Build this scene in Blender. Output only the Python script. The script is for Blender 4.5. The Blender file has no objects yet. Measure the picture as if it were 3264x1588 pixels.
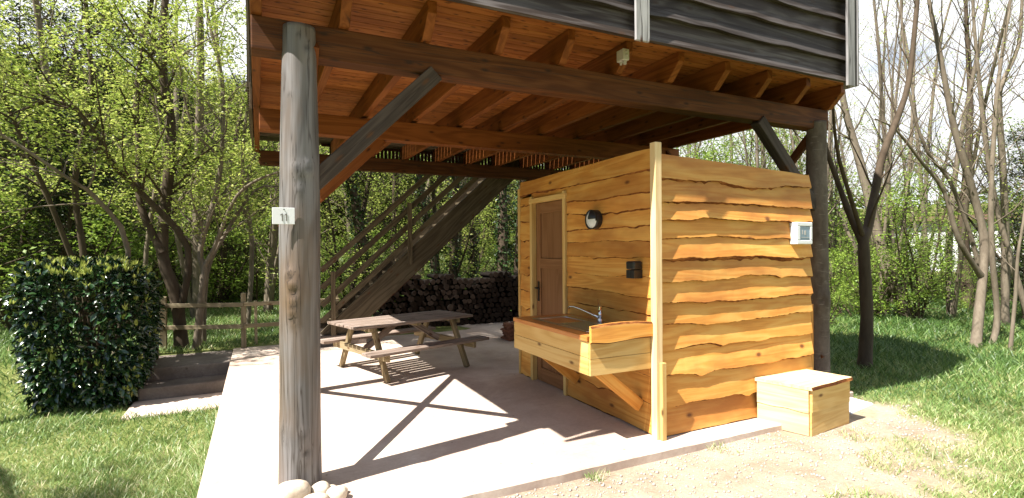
import bpy, math, random
import numpy as np
from mathutils import Vector, Matrix
random.seed(11); RNG = np.random.default_rng(11)
SC = bpy.context.scene
COL = SC.collection
R = math.radians

# ------------------------------------------------------------------ nodes / materials
def newmat(name):
    m = bpy.data.materials.new(name); m.use_nodes = True
    nt = m.node_tree; nt.nodes.clear()
    return m, nt
def N(nt, t, **kw):
    n = nt.nodes.new(t)
    for k, v in kw.items():
        if k.startswith('i_'):
            key = k[2:]; key = int(key) if key.isdigit() else key.replace('_', ' ')
            n.inputs[key].default_value = v
        else: setattr(n, k, v)
    return n
def L(nt, a, b): nt.links.new(a, b)
def ramp(nt, fac, stops, interp='LINEAR'):
    r = nt.nodes.new('ShaderNodeValToRGB'); r.color_ramp.interpolation = interp
    e = r.color_ramp.elements
    while len(e) < len(stops): e.new(0.5)
    for i, (p, c) in enumerate(stops):
        e[i].position = p
        c = (c, c, c) if isinstance(c, (int, float)) else c
        e[i].color = (c[0], c[1], c[2], 1)
    L(nt, fac, r.inputs[0]); return r.outputs[0]
def mixc(nt, fac, a, b, mode='MIX'):
    m = nt.nodes.new('ShaderNodeMix'); m.data_type = 'RGBA'; m.blend_type = mode; m.clamp_factor = True
    if isinstance(fac, (int, float)): m.inputs[0].default_value = fac
    else: L(nt, fac, m.inputs[0])
    for s, v in ((6, a), (7, b)):
        if isinstance(v, tuple): m.inputs[s].default_value = (v[0], v[1], v[2], 1)
        else: L(nt, v, m.inputs[s])
    return m.outputs[2]
def mth(nt, op, a, b=None, c=None):
    m = nt.nodes.new('ShaderNodeMath'); m.operation = op
    for i, v in enumerate((a, b, c)):
        if v is None: continue
        if isinstance(v, (int, float)): m.inputs[i].default_value = v
        else: L(nt, v, m.inputs[i])
    return m.outputs[0]
def attr(nt, name): return N(nt, 'ShaderNodeAttribute', attribute_name=name)
def mapped(nt, vec, scale, loc=(0, 0, 0)):
    m = nt.nodes.new('ShaderNodeMapping'); m.inputs['Scale'].default_value = scale; m.inputs['Location'].default_value = loc
    L(nt, vec, m.inputs['Vector']); return m.outputs[0]
def noise(nt, vec, scale=1, detail=4, rough=.55, dist=0):
    n = N(nt, 'ShaderNodeTexNoise'); n.inputs['Scale'].default_value = scale; n.inputs['Detail'].default_value = detail
    n.inputs['Roughness'].default_value = rough; n.inputs['Distortion'].default_value = dist
    L(nt, vec, n.inputs['Vector']); return n.outputs['Fac']
def finish(nt, color, rough=.7, spec=.3, bump=None, bstr=.3, bdist=.004, metal=0, trans=None):
    b = N(nt, 'ShaderNodeBsdfPrincipled')
    if isinstance(color, tuple): b.inputs['Base Color'].default_value = (*color, 1)
    else: L(nt, color, b.inputs['Base Color'])
    if isinstance(rough, (int, float)): b.inputs['Roughness'].default_value = rough
    else: L(nt, rough, b.inputs['Roughness'])
    b.inputs['Specular IOR Level'].default_value = spec; b.inputs['Metallic'].default_value = metal
    if bump is not None:
        bn = N(nt, 'ShaderNodeBump'); bn.inputs['Strength'].default_value = bstr; bn.inputs['Distance'].default_value = bdist
        L(nt, bump, bn.inputs['Height']); L(nt, bn.outputs[0], b.inputs['Normal'])
    o = N(nt, 'ShaderNodeOutputMaterial'); L(nt, b.outputs[0], o.inputs[0]); return b
def plain(name, c, rough=.6, spec=.3, metal=0, var=.15, scale=30):
    m, nt = newmat(name); tc = N(nt, 'ShaderNodeTexCoord')
    n = noise(nt, tc.outputs['Object'], scale, 4)
    col = mixc(nt, n, tuple(x*(1-var) for x in c), tuple(min(1, x*(1+var)) for x in c))
    finish(nt, col, rough, spec, n, .1, .002, metal); return m
def wood(name, dark, mid, light, knots=.6, rough=.65, spec=.25, bump=.35, fine=1., crack=0., stain=None, knotc=(.1, .045, .02), kscale=(3.6, 9.)):
    """grain runs along the first component of the stored board coordinate"""
    m, nt = newmat(name); g = attr(nt, 'gc').outputs['Vector']
    n1 = noise(nt, mapped(nt, g, (.55, 6, 6)), 1, 3, .5, .5)
    rings = mth(nt, 'SINE', mth(nt, 'MULTIPLY', n1, 42.))
    rings = mth(nt, 'MULTIPLY_ADD', rings, .5, .5)
    st = noise(nt, mapped(nt, g, (2.5, 120, 120)), 1, 3, .6)
    big = noise(nt, mapped(nt, g, (1.3, 3, 3), (7, 3, 1)), 1, 3)
    f = mth(nt, 'ADD', mth(nt, 'MULTIPLY', rings, .30), mth(nt, 'MULTIPLY', st, .45*fine))
    f = mth(nt, 'ADD', f, mth(nt, 'MULTIPLY', big, .5))
    col = ramp(nt, f, [(.25, dark), (.55, mid), (.9, light)])
    if stain:
        s = noise(nt, mapped(nt, g, (.9, 2.2, 2.2), (3, 9, 4)), 1, 4, .6)
        col = mixc(nt, ramp(nt, s, [(.45, 0), (.68, 1)]), col, stain)
    if knots:
        sx = N(nt, 'ShaderNodeSeparateXYZ'); L(nt, g, sx.inputs[0]); cx = N(nt, 'ShaderNodeCombineXYZ')
        L(nt, mth(nt, 'MULTIPLY', sx.outputs[0], kscale[0]), cx.inputs[0]); L(nt, mth(nt, 'MULTIPLY', mth(nt, 'ADD', sx.outputs[1], sx.outputs[2]), kscale[1]), cx.inputs[1])
        v = N(nt, 'ShaderNodeTexVoronoi', voronoi_dimensions='2D'); L(nt, cx.outputs[0], v.inputs['Vector']); v.inputs['Scale'].default_value = 1
        sep = N(nt, 'ShaderNodeSeparateColor'); L(nt, v.outputs['Color'], sep.inputs[0])
        on = mth(nt, 'LESS_THAN', sep.outputs[0], knots)
        k = ramp(nt, v.outputs['Distance'], [(.055, .95), (.10, .5), (.17, 0)])
        col = mixc(nt, mth(nt, 'MULTIPLY', k, on), col, knotc)
    if crack:
        c = noise(nt, mapped(nt, g, (.6, 26, 26), (5, 2, 8)), 1, 3, .5, .3)
        c = mth(nt, 'ABSOLUTE', mth(nt, 'SUBTRACT', c, .5))
        ck = ramp(nt, c, [(.0, crack), (.022, 0)])
        col = mixc(nt, ck, col, (.03, .02, .015))
    t = attr(nt, 'tone').outputs['Fac']
    tn = N(nt, 'ShaderNodeCombineColor'); [L(nt, t, tn.inputs[i]) for i in range(3)]
    col = mixc(nt, 1., col, tn.outputs[0], 'MULTIPLY')
    finish(nt, col, rough, spec, f, bump, .004); return m
def leafmat(name, stops, trans=.4, rough=.5, spec=.3):
    m, nt = newmat(name); t = attr(nt, 'tone').outputs['Fac']
    col = ramp(nt, t, stops)
    b = N(nt, 'ShaderNodeBsdfPrincipled'); L(nt, col, b.inputs['Base Color'])
    b.inputs['Roughness'].default_value = rough; b.inputs['Specular IOR Level'].default_value = spec
    o = N(nt, 'ShaderNodeOutputMaterial')
    if trans:
        tr = N(nt, 'ShaderNodeBsdfTranslucent'); L(nt, col, tr.inputs[0])
        mx = N(nt, 'ShaderNodeMixShader'); mx.inputs[0].default_value = trans
        L(nt, b.outputs[0], mx.inputs[1]); L(nt, tr.outputs[0], mx.inputs[2]); L(nt, mx.outputs[0], o.inputs[0])
    else: L(nt, b.outputs[0], o.inputs[0])
    return m
def barkmat(name, a, b, sc=(14, 14, 3), lent=None):
    m, nt = newmat(name); tc = N(nt, 'ShaderNodeTexCoord').outputs['Object']
    n = noise(nt, mapped(nt, tc, sc), 1, 5, .65)
    n2 = noise(nt, mapped(nt, tc, (2.5, 2.5, 1.2)), 1, 3)
    f = mth(nt, 'ADD', mth(nt, 'MULTIPLY', n, .65), mth(nt, 'MULTIPLY', n2, .4))
    col = ramp(nt, f, [(.3, a), (.75, b)])
    if lent:
        l = noise(nt, mapped(nt, tc, (9, 9, 75)), 1, 2, .5)
        col = mixc(nt, ramp(nt, l, [(.64, 0), (.70, .6)]), col, lent)
    finish(nt, col, .85, .15, n, .6, .01); return m

M = {}
M['larch'] = wood('fresh_larch_boards', (.50, .185, .034), (.72, .328, .07), (.80, .445, .12), knots=.10, rough=.6, knotc=(.17, .06, .02), stain=(.46, .175, .04))
M['pine'] = wood('pale_pine_boards', (.51, .28, .08), (.62, .39, .135), (.70, .49, .20), knots=.14, rough=.6, knotc=(.15, .07, .025))
M['sunlit_pine'] = wood('sunlit_pine_boards', (.58, .38, .17), (.68, .50, .27), (.74, .59, .36), knots=.10, rough=.6, knotc=(.2, .1, .04))  # sunlight put into the colour: a paler copy of the pine
M['wane'] = None
M['stain'] = wood('orange_stained_timber', (.10, .028, .006), (.18, .053, .011), (.25, .082, .02), knots=.4, rough=.65, knotc=(.06, .02, .008))
M['soffit'] = wood('orange_floor_boards', (.15, .045, .010), (.30, .098, .021), (.40, .152, .04), knots=.75, rough=.65, knotc=(.07, .022, .007), kscale=(5.5, 14.))
M['beamdark'] = wood('darkened_beam', (.048, .0145, .004), (.088, .029, .0085), (.14, .052, .017), knots=.35, crack=.8, rough=.75, knotc=(.04, .018, .01))
M['weather'] = wood('grey_weathered_wood', (.13, .115, .105), (.24, .22, .205), (.36, .34, .32), knots=.25, crack=.9, rough=.7, knotc=(.06, .045, .035), spec=.3)
M['logpost'] = wood('silvered_log', (.080, .073, .070), (.142, .134, .133), (.215, .207, .212), knots=0, crack=.75, rough=.5, spec=.4, stain=(.15, .10, .065))
M['siding'] = wood('blackened_siding', (.010, .006, .004), (.027, .018, .013), (.085, .074, .071), knots=.3, crack=.7, rough=.6, spec=.35, knotc=(.04, .02, .01))
M['trim'] = wood('silver_trim_board', (.18, .17, .17), (.32, .31, .32), (.46, .45, .46), knots=.2, crack=.9, rough=.6)
M['brace'] = wood('grey_brown_brace', (.034, .024, .018), (.060, .043, .034), (.095, .071, .058), knots=.25, crack=.8, rough=.7)
M['stairw'] = wood('greenish_treated_wood', (.05, .036, .021), (.092, .069, .042), (.15, .118, .075), knots=.3, crack=.5, rough=.75)
M['fence'] = wood('treated_fence_wood', (.14, .11, .066), (.235, .19, .115), (.33, .275, .18), knots=.3, crack=.5, rough=.8)
M['tabletop'] = wood('weathered_table_boards', (.13, .095, .075), (.25, .19, .155), (.36, .29, .25), knots=.3, crack=.9, rough=.7)
M['tableleg'] = wood('table_frame_wood', (.15, .11, .055), (.25, .19, .105), (.34, .27, .16), knots=.4, crack=.5, rough=.75)
M['door'] = wood('brown_door', (.20, .088, .036), (.255, .118, .05), (.30, .15, .07), knots=0, rough=.55, fine=.8)
M['counter'] = wood('oiled_worktop', (.42, .14, .028), (.54, .20, .045), (.62, .26, .07), knots=0, rough=.35, spec=.5)
def _wane():
    m, nt = newmat('bark_edge'); g = attr(nt, 'gc').outputs['Vector']
    n = noise(nt, mapped(nt, g, (14, 60, 60)), 1, 5, .7)
    n2 = noise(nt, mapped(nt, g, (4, 8, 8)), 1, 3)
    f = mth(nt, 'ADD', mth(nt, 'MULTIPLY', n, .5), mth(nt, 'MULTIPLY', n2, .5))
    col = ramp(nt, f, [(.36, (.05, .018, .008)), (.5, (.15, .05, .016)), (.62, (.36, .15, .045))])
    finish(nt, col, .85, .1, n, .7, .008); return m
M['wane'] = _wane()
M['bark_l'] = barkmat('brown_bark', (.03, .022, .015), (.105, .08, .055))
M['bark_g'] = barkmat('pale_bark', (.09, .07, .05), (.25, .21, .16), (16, 16, 5))
M['bark_d'] = barkmat('dark_bark', (.038, .027, .018), (.115, .086, .06))
M['bark_p'] = barkmat('barked_pole', (.06, .045, .036), (.20, .165, .14), (12, 12, 6), (.26, .23, .205))
M['leaf_y'] = leafmat('fresh_spring_leaves', [(0, (.11, .19, .03)), (.45, (.33, .42, .08)), (1, (.60, .62, .19))], .5, .45, .3)
M['leaf_g'] = leafmat('green_leaves', [(0, (.07, .13, .02)), (.5, (.20, .31, .045)), (1, (.38, .50, .09))], .4, .45, .3)
M['logbark'] = barkmat('shade_black_log_bark', (.003, .002, .0015), (.010, .0065, .0045))  # shade of the stack put into the bark colour, near black
M['leaf_d'] = leafmat('dark_evergreen_leaves', [(0, (.010, .022, .008)), (.6, (.03, .055, .016)), (1, (.07, .12, .03))], .12, .45, .35)
M['laurel'] = leafmat('glossy_laurel_leaves', [(0, (.008, .024, .009)), (.6, (.018, .05, .016)), (1, (.045, .10, .028))], .06, .24, .9)
M['shoot'] = leafmat('young_laurel_shoots', [(0, (.26, .34, .06)), (1, (.60, .62, .18))], .4, .4, .4)
M['ivy'] = leafmat('ivy_leaves', [(0, (.012, .03, .010)), (1, (.05, .10, .025))], .1, .4, .4)
M['grassm'] = leafmat('grass_blades', [(0, (.06, .13, .028)), (.3, (.17, .285, .07)), (.6, (.31, .40, .15)), (.8, (.52, .50, .26)), (1, (.66, .58, .38))], .3, .42, .5)
M['black'] = plain('black_plastic', (.018, .018, .02), .35, .5)
M['white'] = plain('white_plastic', (.75, .77, .80), .35, .5, var=.05)
M['steel'] = plain('brushed_steel', (.62, .62, .62), .28, .5, 1., .06, 60)
M['chrome'] = plain('chrome', (.75, .76, .78), .12, .5, 1., .03)
M['iron'] = plain('dark_iron', (.03, .028, .027), .4, .5, .6)
M['smoke'] = plain('smoky_blue_cover', (.20, .29, .36), .12, .6, var=.1)
M['grey'] = plain('grey_plastic', (.45, .43, .40), .5, .4, var=.08)
M['inkg'] = plain('grey_print', (.16, .15, .14), .6, .2)
M['render'] = plain('white_render', (.80, .80, .82), .9, .1, var=.06, scale=3)
M['rooft'] = plain('roof_sheet', (.20, .12, .09), .8, .2, var=.3, scale=4)
M['tile'] = plain('clay_tile', (.26, .11, .065), .8, .2, var=.35, scale=14)
M['dark'] = plain('dark_backing', (.02, .014, .010), .9, .05)
M['sheet'] = plain('low_bounce_roof_sheet', (.06, .065, .055), .4, .4)  # sheet darkened to cut the light bounced up onto the deck
def _stone():
    m, nt = newmat('river_stone'); tc = N(nt, 'ShaderNodeTexCoord').outputs['Object']
    n = noise(nt, tc, 16, 6, .7); col = ramp(nt, n, [(.3, (.44, .35, .26)), (.55, (.62, .54, .43)), (.75, (.70, .63, .53))])
    finish(nt, col, .8, .25, n, .4, .01); return m
M['stone'] = _stone()
def _concrete(name, a, b, c, st):
    m, nt = newmat(name); tc = N(nt, 'ShaderNodeTexCoord').outputs['Object']
    n = noise(nt, tc, 1.1, 6, .6); n2 = noise(nt, tc, 40, 4, .7); n3 = noise(nt, tc, 5, 5, .7, .6)
    f = mth(nt, 'ADD', mth(nt, 'MULTIPLY', n, .6), mth(nt, 'MULTIPLY', n2, .22))
    f = mth(nt, 'ADD', f, mth(nt, 'MULTIPLY', n3, .22))
    col = ramp(nt, f, [(.36, a), (.52, b), (.66, c)])
    v = N(nt, 'ShaderNodeTexVoronoi'); L(nt, mapped(nt, tc, (3.1, 3.1, 3.1)), v.inputs['Vector']); v.inputs['Scale'].default_value = 1
    col = mixc(nt, ramp(nt, v.outputs['Distance'], [(.035, .55), (.06, 0)]), col, st)
    bl = noise(nt, tc, .9, 5, .7, .8); col = mixc(nt, ramp(nt, bl, [(.50, 0), (.62, .55)]), col, tuple(x*.72 for x in b[:1])+tuple(x*.64 for x in b[1:]))
    sp = N(nt, 'ShaderNodeTexVoronoi'); L(nt, mapped(nt, tc, (5.3, 5.3, 1)), sp.inputs['Vector']); sp.inputs['Scale'].default_value = 1
    col = mixc(nt, ramp(nt, sp.outputs['Distance'], [(.04, .8), (.055, 0)]), col, tuple(x*.35 for x in b))
    # hairline trowel scratches
    s = noise(nt, mapped(nt, tc, (3, 26, 3)), 1, 3, .5)
    col = mixc(nt, ramp(nt, s, [(.62, 0), (.75, .35)]), col, st)
    finish(nt, col, .85, .2, n2, .25, .004); return m
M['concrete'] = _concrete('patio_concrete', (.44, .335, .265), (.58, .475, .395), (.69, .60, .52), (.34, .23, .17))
M['stepc'] = _concrete('shade_toned_step_concrete', (.10, .08, .068), (.18, .15, .13), (.28, .245, .215), (.06, .048, .04))  # hedge shade put into the step colour, darker than the patio

# ------------------------------------------------------------------ objects
def origin(o):
    v = Vector(o.location)
    while o.parent: o = o.parent; v = v + Vector(o.location)
    return v
def tag(o, label=None, cat=None, group=None, kind=None):
    if label: o['label'] = label
    if cat: o['category'] = cat
    if group: o['group'] = group
    if kind: o['kind'] = kind
    return o
def thing(name, loc, label, cat, group=None):
    o = bpy.data.objects.new(name, None); COL.objects.link(o); o.location = loc; o.empty_display_size = .1
    return tag(o, label, cat, group)
def rawmesh(name, V, F, mats, mi=None, gc=None, tone=None, smooth=False, parent=None):
    """V (n,3), F (m,k) uniform polygons as arrays"""
    V = np.asarray(V, dtype=np.float32).reshape(-1, 3); F = np.asarray(F, dtype=np.int32); k = F.shape[1]
    if parent is not None: V = V - np.array(origin(parent), dtype=np.float32)
    me = bpy.data.meshes.new(name); me.vertices.add(len(V)); me.vertices.foreach_set('co', V.ravel())
    me.loops.add(F.size); me.loops.foreach_set('vertex_index', F.ravel())
    me.polygons.add(len(F)); me.polygons.foreach_set('loop_start', np.arange(0, F.size, k, dtype=np.int32))
    for m in mats: me.materials.append(m)
    if mi is not None: me.polygons.foreach_set('material_index', np.asarray(mi, dtype=np.int32))
    if smooth: me.polygons.foreach_set('use_smooth', np.ones(len(F), dtype=bool))
    me.update(calc_edges=True)
    if tone is not None:
        a = me.attributes.new('tone', 'FLOAT', 'POINT'); a.data.foreach_set('value', np.asarray(tone, dtype=np.float32))
    if gc is not None:
        a = me.attributes.new('gc', 'FLOAT_VECTOR', 'POINT'); a.data.foreach_set('vector', np.asarray(gc, dtype=np.float32).ravel())
    o = bpy.data.objects.new(name, me); COL.objects.link(o)
    if parent is not None: o.parent = parent
    return o
class MB:
    def __init__(s): s.V = []; s.F = []; s.G = []; s.T = []; s.MI = []
    def add(s, V, F, G=None, tone=1., mi=0):
        b = len(s.V); s.V += [tuple(v) for v in V]; s.G += [tuple(g) for g in (G if G is not None else V)]
        s.T += list(tone) if hasattr(tone, '__len__') else [tone]*len(V)
        s.F += [tuple(i+b for i in f) for f in F]; s.MI += list(mi) if hasattr(mi, '__len__') else [mi]*len(F)
        return s
    def beam(s, p0, p1, w, h, up=(0, 0, 1), tone=None, mi=0, cut0=0, cut1=0):
        """box along p0->p1; w across, h along up (both centred); cut slants the ends"""
        p0 = Vector(p0); p1 = Vector(p1); d = (p1-p0); l = d.length; d.normalize()
        u = Vector(up); u = (u-d*u.dot(d)).normalized(); c = d.cross(u)
        if tone is None: tone = random.uniform(.85, 1.12)
        of = (random.uniform(0, 50), random.uniform(0, 50), random.uniform(0, 50))
        V = []; G = []
        for t, e, cu in ((0, p0, cut0), (l, p1, cut1)):
            for a, b in ((-1, -1), (1, -1), (1, 1), (-1, 1)):
                V.append(e+c*(a*w/2)+u*(b*h/2)+d*(cu*b*h/2)); G.append((t+of[0], a*w/2+of[1], b*h/2+of[2]))
        return s.add(V, [(3, 2, 1, 0), (4, 5, 6, 7), (0, 1, 5, 4), (1, 2, 6, 5), (2, 3, 7, 6), (3, 0, 4, 7)], G, tone, mi)
    def box(s, lo, hi, tone=None, mi=0, axis=None):
        lo = Vector(lo); hi = Vector(hi); sz = hi-lo
        if axis is None: axis = max(range(3), key=lambda i: sz[i])
        c = (lo+hi)/2; d = Vector((0, 0, 0)); d[axis] = sz[axis]/2
        up = (0, 0, 1) if axis != 2 else (0, 1, 0)
        w = {0: sz[1], 1: sz[0], 2: sz[0]}[axis]; h = {0: sz[2], 1: sz[2], 2: sz[1]}[axis]
        return s.beam(c-d, c+d, w, h, up, tone, mi)
    def tube(s, pts, radii, seg=8, cap=True, tone=1., mi=0, closed=False):
        P = [Vector(p) for p in pts]; n = len(P); of = random.uniform(0, 50)
        ref = Vector((.31, .87, .12)); V = []; G = []; F = []; lacc = 0
        for i in range(n):
            t = (P[min(i+1, n-1)]-P[max(i-1, 0)]).normalized()
            if abs(t.dot(ref)) > .95: ref = Vector((1, 0, 0))
            a = (ref-t*ref.dot(t)).normalized(); b = t.cross(a); ref = a
            r = radii[i] if hasattr(radii, '__len__') else radii
            if i: lacc += (P[i]-P[i-1]).length
            for k in range(seg):
                th = 2*math.pi*k/seg; V.append(P[i]+a*(r*math.cos(th))+b*(r*math.sin(th))); G.append((lacc+of, r*math.cos(th)+of, r*math.sin(th)))
        for i in range(n-1):
            for k in range(seg):
                k2 = (k+1) % seg; F.append((i*seg+k, i*seg+k2, (i+1)*seg+k2, (i+1)*seg+k))
        if cap: F.append(tuple(range(seg-1, -1, -1))); F.append(tuple((n-1)*seg+k for k in range(seg)))
        return s.add(V, F, G, tone, mi)
    def build(s, name, mats, parent=None, smooth=False, bevel=0, auto=None):
        mats = mats if isinstance(mats, (list, tuple)) else [mats]
        V = s.V
        if parent is not None:
            o_ = origin(parent); V = [(v[0]-o_.x, v[1]-o_.y, v[2]-o_.z) for v in V]
        me = bpy.data.meshes.new(name); me.from_pydata(V, [], s.F)
        for m in mats: me.materials.append(m)
        me.polygons.foreach_set('material_index', s.MI)
        if smooth: me.polygons.foreach_set('use_smooth', [True]*len(s.F))
        a = me.attributes.new('tone', 'FLOAT', 'POINT'); a.data.foreach_set('value', np.asarray(s.T, dtype=np.float32))
        a = me.attributes.new('gc', 'FLOAT_VECTOR', 'POINT'); a.data.foreach_set('vector', np.asarray(s.G, dtype=np.float32).ravel())
        me.update()
        o = bpy.data.objects.new(name, me); COL.objects.link(o)
        if parent is not None: o.parent = parent
        if bevel:
            b = o.modifiers.new('edge', 'BEVEL'); b.width = bevel; b.segments = 2; b.limit_method = 'ANGLE'; b.angle_limit = R(40)
        return o
def onebeam(name, mat, parent, p0, p1, w, h, up=(0, 0, 1), bevel=.005, tone=None, cut0=0, cut1=0):
    return MB().beam(p0, p1, w, h, up, tone, 0, cut0, cut1).build(name, mat, parent, bevel=bevel)
class Noise1:
    def __init__(s, seed, step): s.r = np.random.default_rng(seed).uniform(-1, 1, 400); s.st = step
    def __call__(s, x):
        x = np.asarray(x, float)/s.st+100; i = np.floor(x).astype(int); f = x-i; f = f*f*(3-2*f)
        return s.r[i % 400]*(1-f)+s.r[(i+1) % 400]*f
_tab = np.random.default_rng(5).uniform(0, 1, (256, 256))
def vnoise(x, y, sc=1.):
    x = np.asarray(x, float)*sc+500; y = np.asarray(y, float)*sc+500
    i = np.floor(x).astype(int); j = np.floor(y).astype(int); f = x-i; g = y-j; f = f*f*(3-2*f); g = g*g*(3-2*g)
    a = _tab[i % 256, j % 256]; b = _tab[(i+1) % 256, j % 256]; c = _tab[i % 256, (j+1) % 256]; d = _tab[(i+1) % 256, (j+1) % 256]
    return (a*(1-f)+b*f)*(1-g)+(c*(1-f)+d*f)*g
def sstep(a, b, x): t = np.clip((np.asarray(x, float)-a)/(b-a), 0, 1); return t*t*(3-2*t)
# ------------------------------------------------------------------ camera, light, sky
cam_d = bpy.data.cameras.new('camera'); cam = bpy.data.objects.new('camera', cam_d); COL.objects.link(cam)
cam_d.sensor_width = 36; cam_d.sensor_fit = 'HORIZONTAL'; cam_d.lens = 18.5; cam_d.clip_start = .05; cam_d.clip_end = 1000
cam.matrix_world = Matrix.Translation((0, 0, 1.5)) @ Matrix.Rotation(R(-25.777), 4, 'Z') @ Matrix.Rotation(R(90-.123), 4, 'X') @ Matrix.Rotation(R(-.408), 4, 'Z')
SC.camera = cam
SUN = Vector((.70, .132, -1)).normalized()
sd = bpy.data.lights.new('sun', 'SUN'); sd.energy = 5.0; sd.angle = R(.5); sd.color = (1, .945, .86)
sun = bpy.data.objects.new('sun', sd); COL.objects.link(sun); sun.rotation_euler = SUN.to_track_quat('-Z', 'Y').to_euler()
w = bpy.data.worlds.new('World'); SC.world = w; w.use_nodes = True
nt = w.node_tree; nt.nodes.clear()
sky = N(nt, 'ShaderNodeTexSky', sky_type='NISHITA', sun_disc=False, sun_elevation=R(54.7), sun_rotation=R(260.7))
tc = N(nt, 'ShaderNodeTexCoord').outputs['Generated']
cn = noise(nt, mapped(nt, tc, (2.2, 2.2, 4.5), (1.3, .4, .2)), 1.3, 7, .58, .3)
dp_ = N(nt, 'ShaderNodeVectorMath', operation='DOT_PRODUCT'); L(nt, tc, dp_.inputs[0]); dp_.inputs[1].default_value = (.80, .55, -.10)
cn = mth(nt, 'ADD', cn, mth(nt, 'MULTIPLY', dp_.outputs['Value'], .20))   # a bank of cloud stands over the right of the view
cl = mixc(nt, ramp(nt, cn, [(.43, 0), (.56, 1)]), sky.outputs[0], (10.4, 10.6, 11.0))
bg = N(nt, 'ShaderNodeBackground'); L(nt, cl, bg.inputs[0]); bg.inputs[1].default_value = .05
L(nt, bg.outputs[0], N(nt, 'ShaderNodeOutputWorld').inputs[0])
SC.view_settings.view_transform = 'Standard'; SC.view_settings.look = 'None'; SC.view_settings.gamma = 1
SC.view_settings.exposure = 1.42
SC.render.engine = 'CYCLES'
cy = SC.cycles; cy.max_bounces = 8; cy.diffuse_bounces = 2; cy.glossy_bounces = 3; cy.transmission_bounces = 4; cy.use_denoising = True
cy.sample_clamp_indirect = 6; cy.caustics_reflective = False; cy.caustics_refractive = False

# ------------------------------------------------------------------ ground
SL = (-.345, 5.5, 3.01, 9.1)      # concrete patio: x0 x1 y0 y1
def gh(x, y):
    x = np.asarray(x, float); y = np.asarray(y, float)
    base = -.06-.05*sstep(5.2, 6.5, x)+.03*(vnoise(x, y, .8)-.5)
    left = -.13-.21*sstep(3.2, 6.3, y)+.32*sstep(8.1, 9.3, y)+.02*(vnoise(x, y, 1.2)-.5)
    z = base+(left-base)*sstep(.5, -.4, x)*sstep(9.8, 9.0, y)
    z = z+(.03*(vnoise(x, y, .7)-.5)-z)*sstep(8.6, 9.2, y)*sstep(9, 6, x)
    d = np.hypot(x, y); az = np.degrees(np.arctan2(x, y))
    hill = (sstep(20, 75, d)*13+sstep(14, 26, d)*1.2)*sstep(48, 12, az)+sstep(26, 90, d)*6*sstep(20, 45, az)
    hill = hill*(.75+.5*vnoise(x, y, .05))
    return z+hill*sstep(-110, -70, az)*sstep(140, 100, az)
def grassy(x, y):
    """1 where turf, 0 where bare earth"""
    d = (x-4.25)*.59-(y-2.15)*.81
    n = vnoise(x, y, 1.6)*.6+vnoise(x, y, 5)*.4
    g = sstep(-.15, .45, d+(n-.5)*1.1)
    g = np.maximum(g, sstep(5.2, 5.7, x+(n-.5)*.5)*sstep(2.6, 3.2, y))
    g = np.where((x < .1) & (y < 3.1), sstep(-.2, -.5, x+(n-.5)*.4), g)
    g = np.where(x < SL[0], 1., g)
    g = np.where((y > 9.05), 1., g)
    return g
def axis_pts(lo, hi, step, far, grow=1.22):
    a = list(np.arange(lo, hi+1e-6, step)); s = step; b = hi; c = lo; up = []; dn = []
    while b < far: s *= grow; b += s; up.append(b)
    s = step
    while c > -far: s *= grow; c -= s; dn.append(c)
    return np.array(dn[::-1]+a+up)
gx = axis_pts(-6, 16, .14, 260); gy = axis_pts(0, 13, .14, 260)
XX, YY = np.meshgrid(gx, gy); ZZ = gh(XX, YY); nx, ny = len(gx), len(gy)
GV = np.stack([XX.ravel(), YY.ravel(), ZZ.ravel()], 1)
ii = np.arange(nx*ny).reshape(ny, nx); GF = np.stack([ii[:-1, :-1].ravel(), ii[:-1, 1:].ravel(), ii[1:, 1:].ravel(), ii[1:, :-1].ravel()], 1)
def _ground():
    m, nt = newmat('turf_and_earth'); tc = N(nt, 'ShaderNodeTexCoord').outputs['Object']
    n = noise(nt, tc, 2.2, 6, .65); n2 = noise(nt, tc, 45, 4, .75); n3 = noise(nt, tc, .35, 3)
    earth = ramp(nt, mth(nt, 'ADD', mth(nt, 'MULTIPLY', n, .6), mth(nt, 'MULTIPLY', n2, .4)), [(.3, (.20, .145, .10)), (.5, (.35, .28, .21)), (.68, (.48, .40, .32))])
    turf = ramp(nt, mth(nt, 'ADD', mth(nt, 'MULTIPLY', n, .55), mth(nt, 'MULTIPLY', n2, .45)), [(.32, (.06, .09, .022)), (.5, (.16, .19, .055)), (.66, (.34, .32, .15))])
    g = attr(nt, 'tone').outputs['Fac']
    col = mixc(nt, g, earth, turf)
    far = attr(nt, 'far').outputs['Fac']
    wood_ = ramp(nt, n3, [(.3, (.07, .075, .025)), (.6, (.16, .15, .06))])
    col = mixc(nt, far, col, wood_)
    finish(nt, col, .95, .1, n2, .6, .02); return m
gobj = rawmesh('ground', GV, GF, [_ground()], tone=grassy(GV[:, 0], GV[:, 1]), smooth=True)
a = gobj.data.attributes.new('far', 'FLOAT', 'POINT'); a.data.foreach_set('value', sstep(15, 24, np.hypot(GV[:, 0], GV[:, 1])).astype(np.float32))
tag(gobj, kind='structure')

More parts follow.
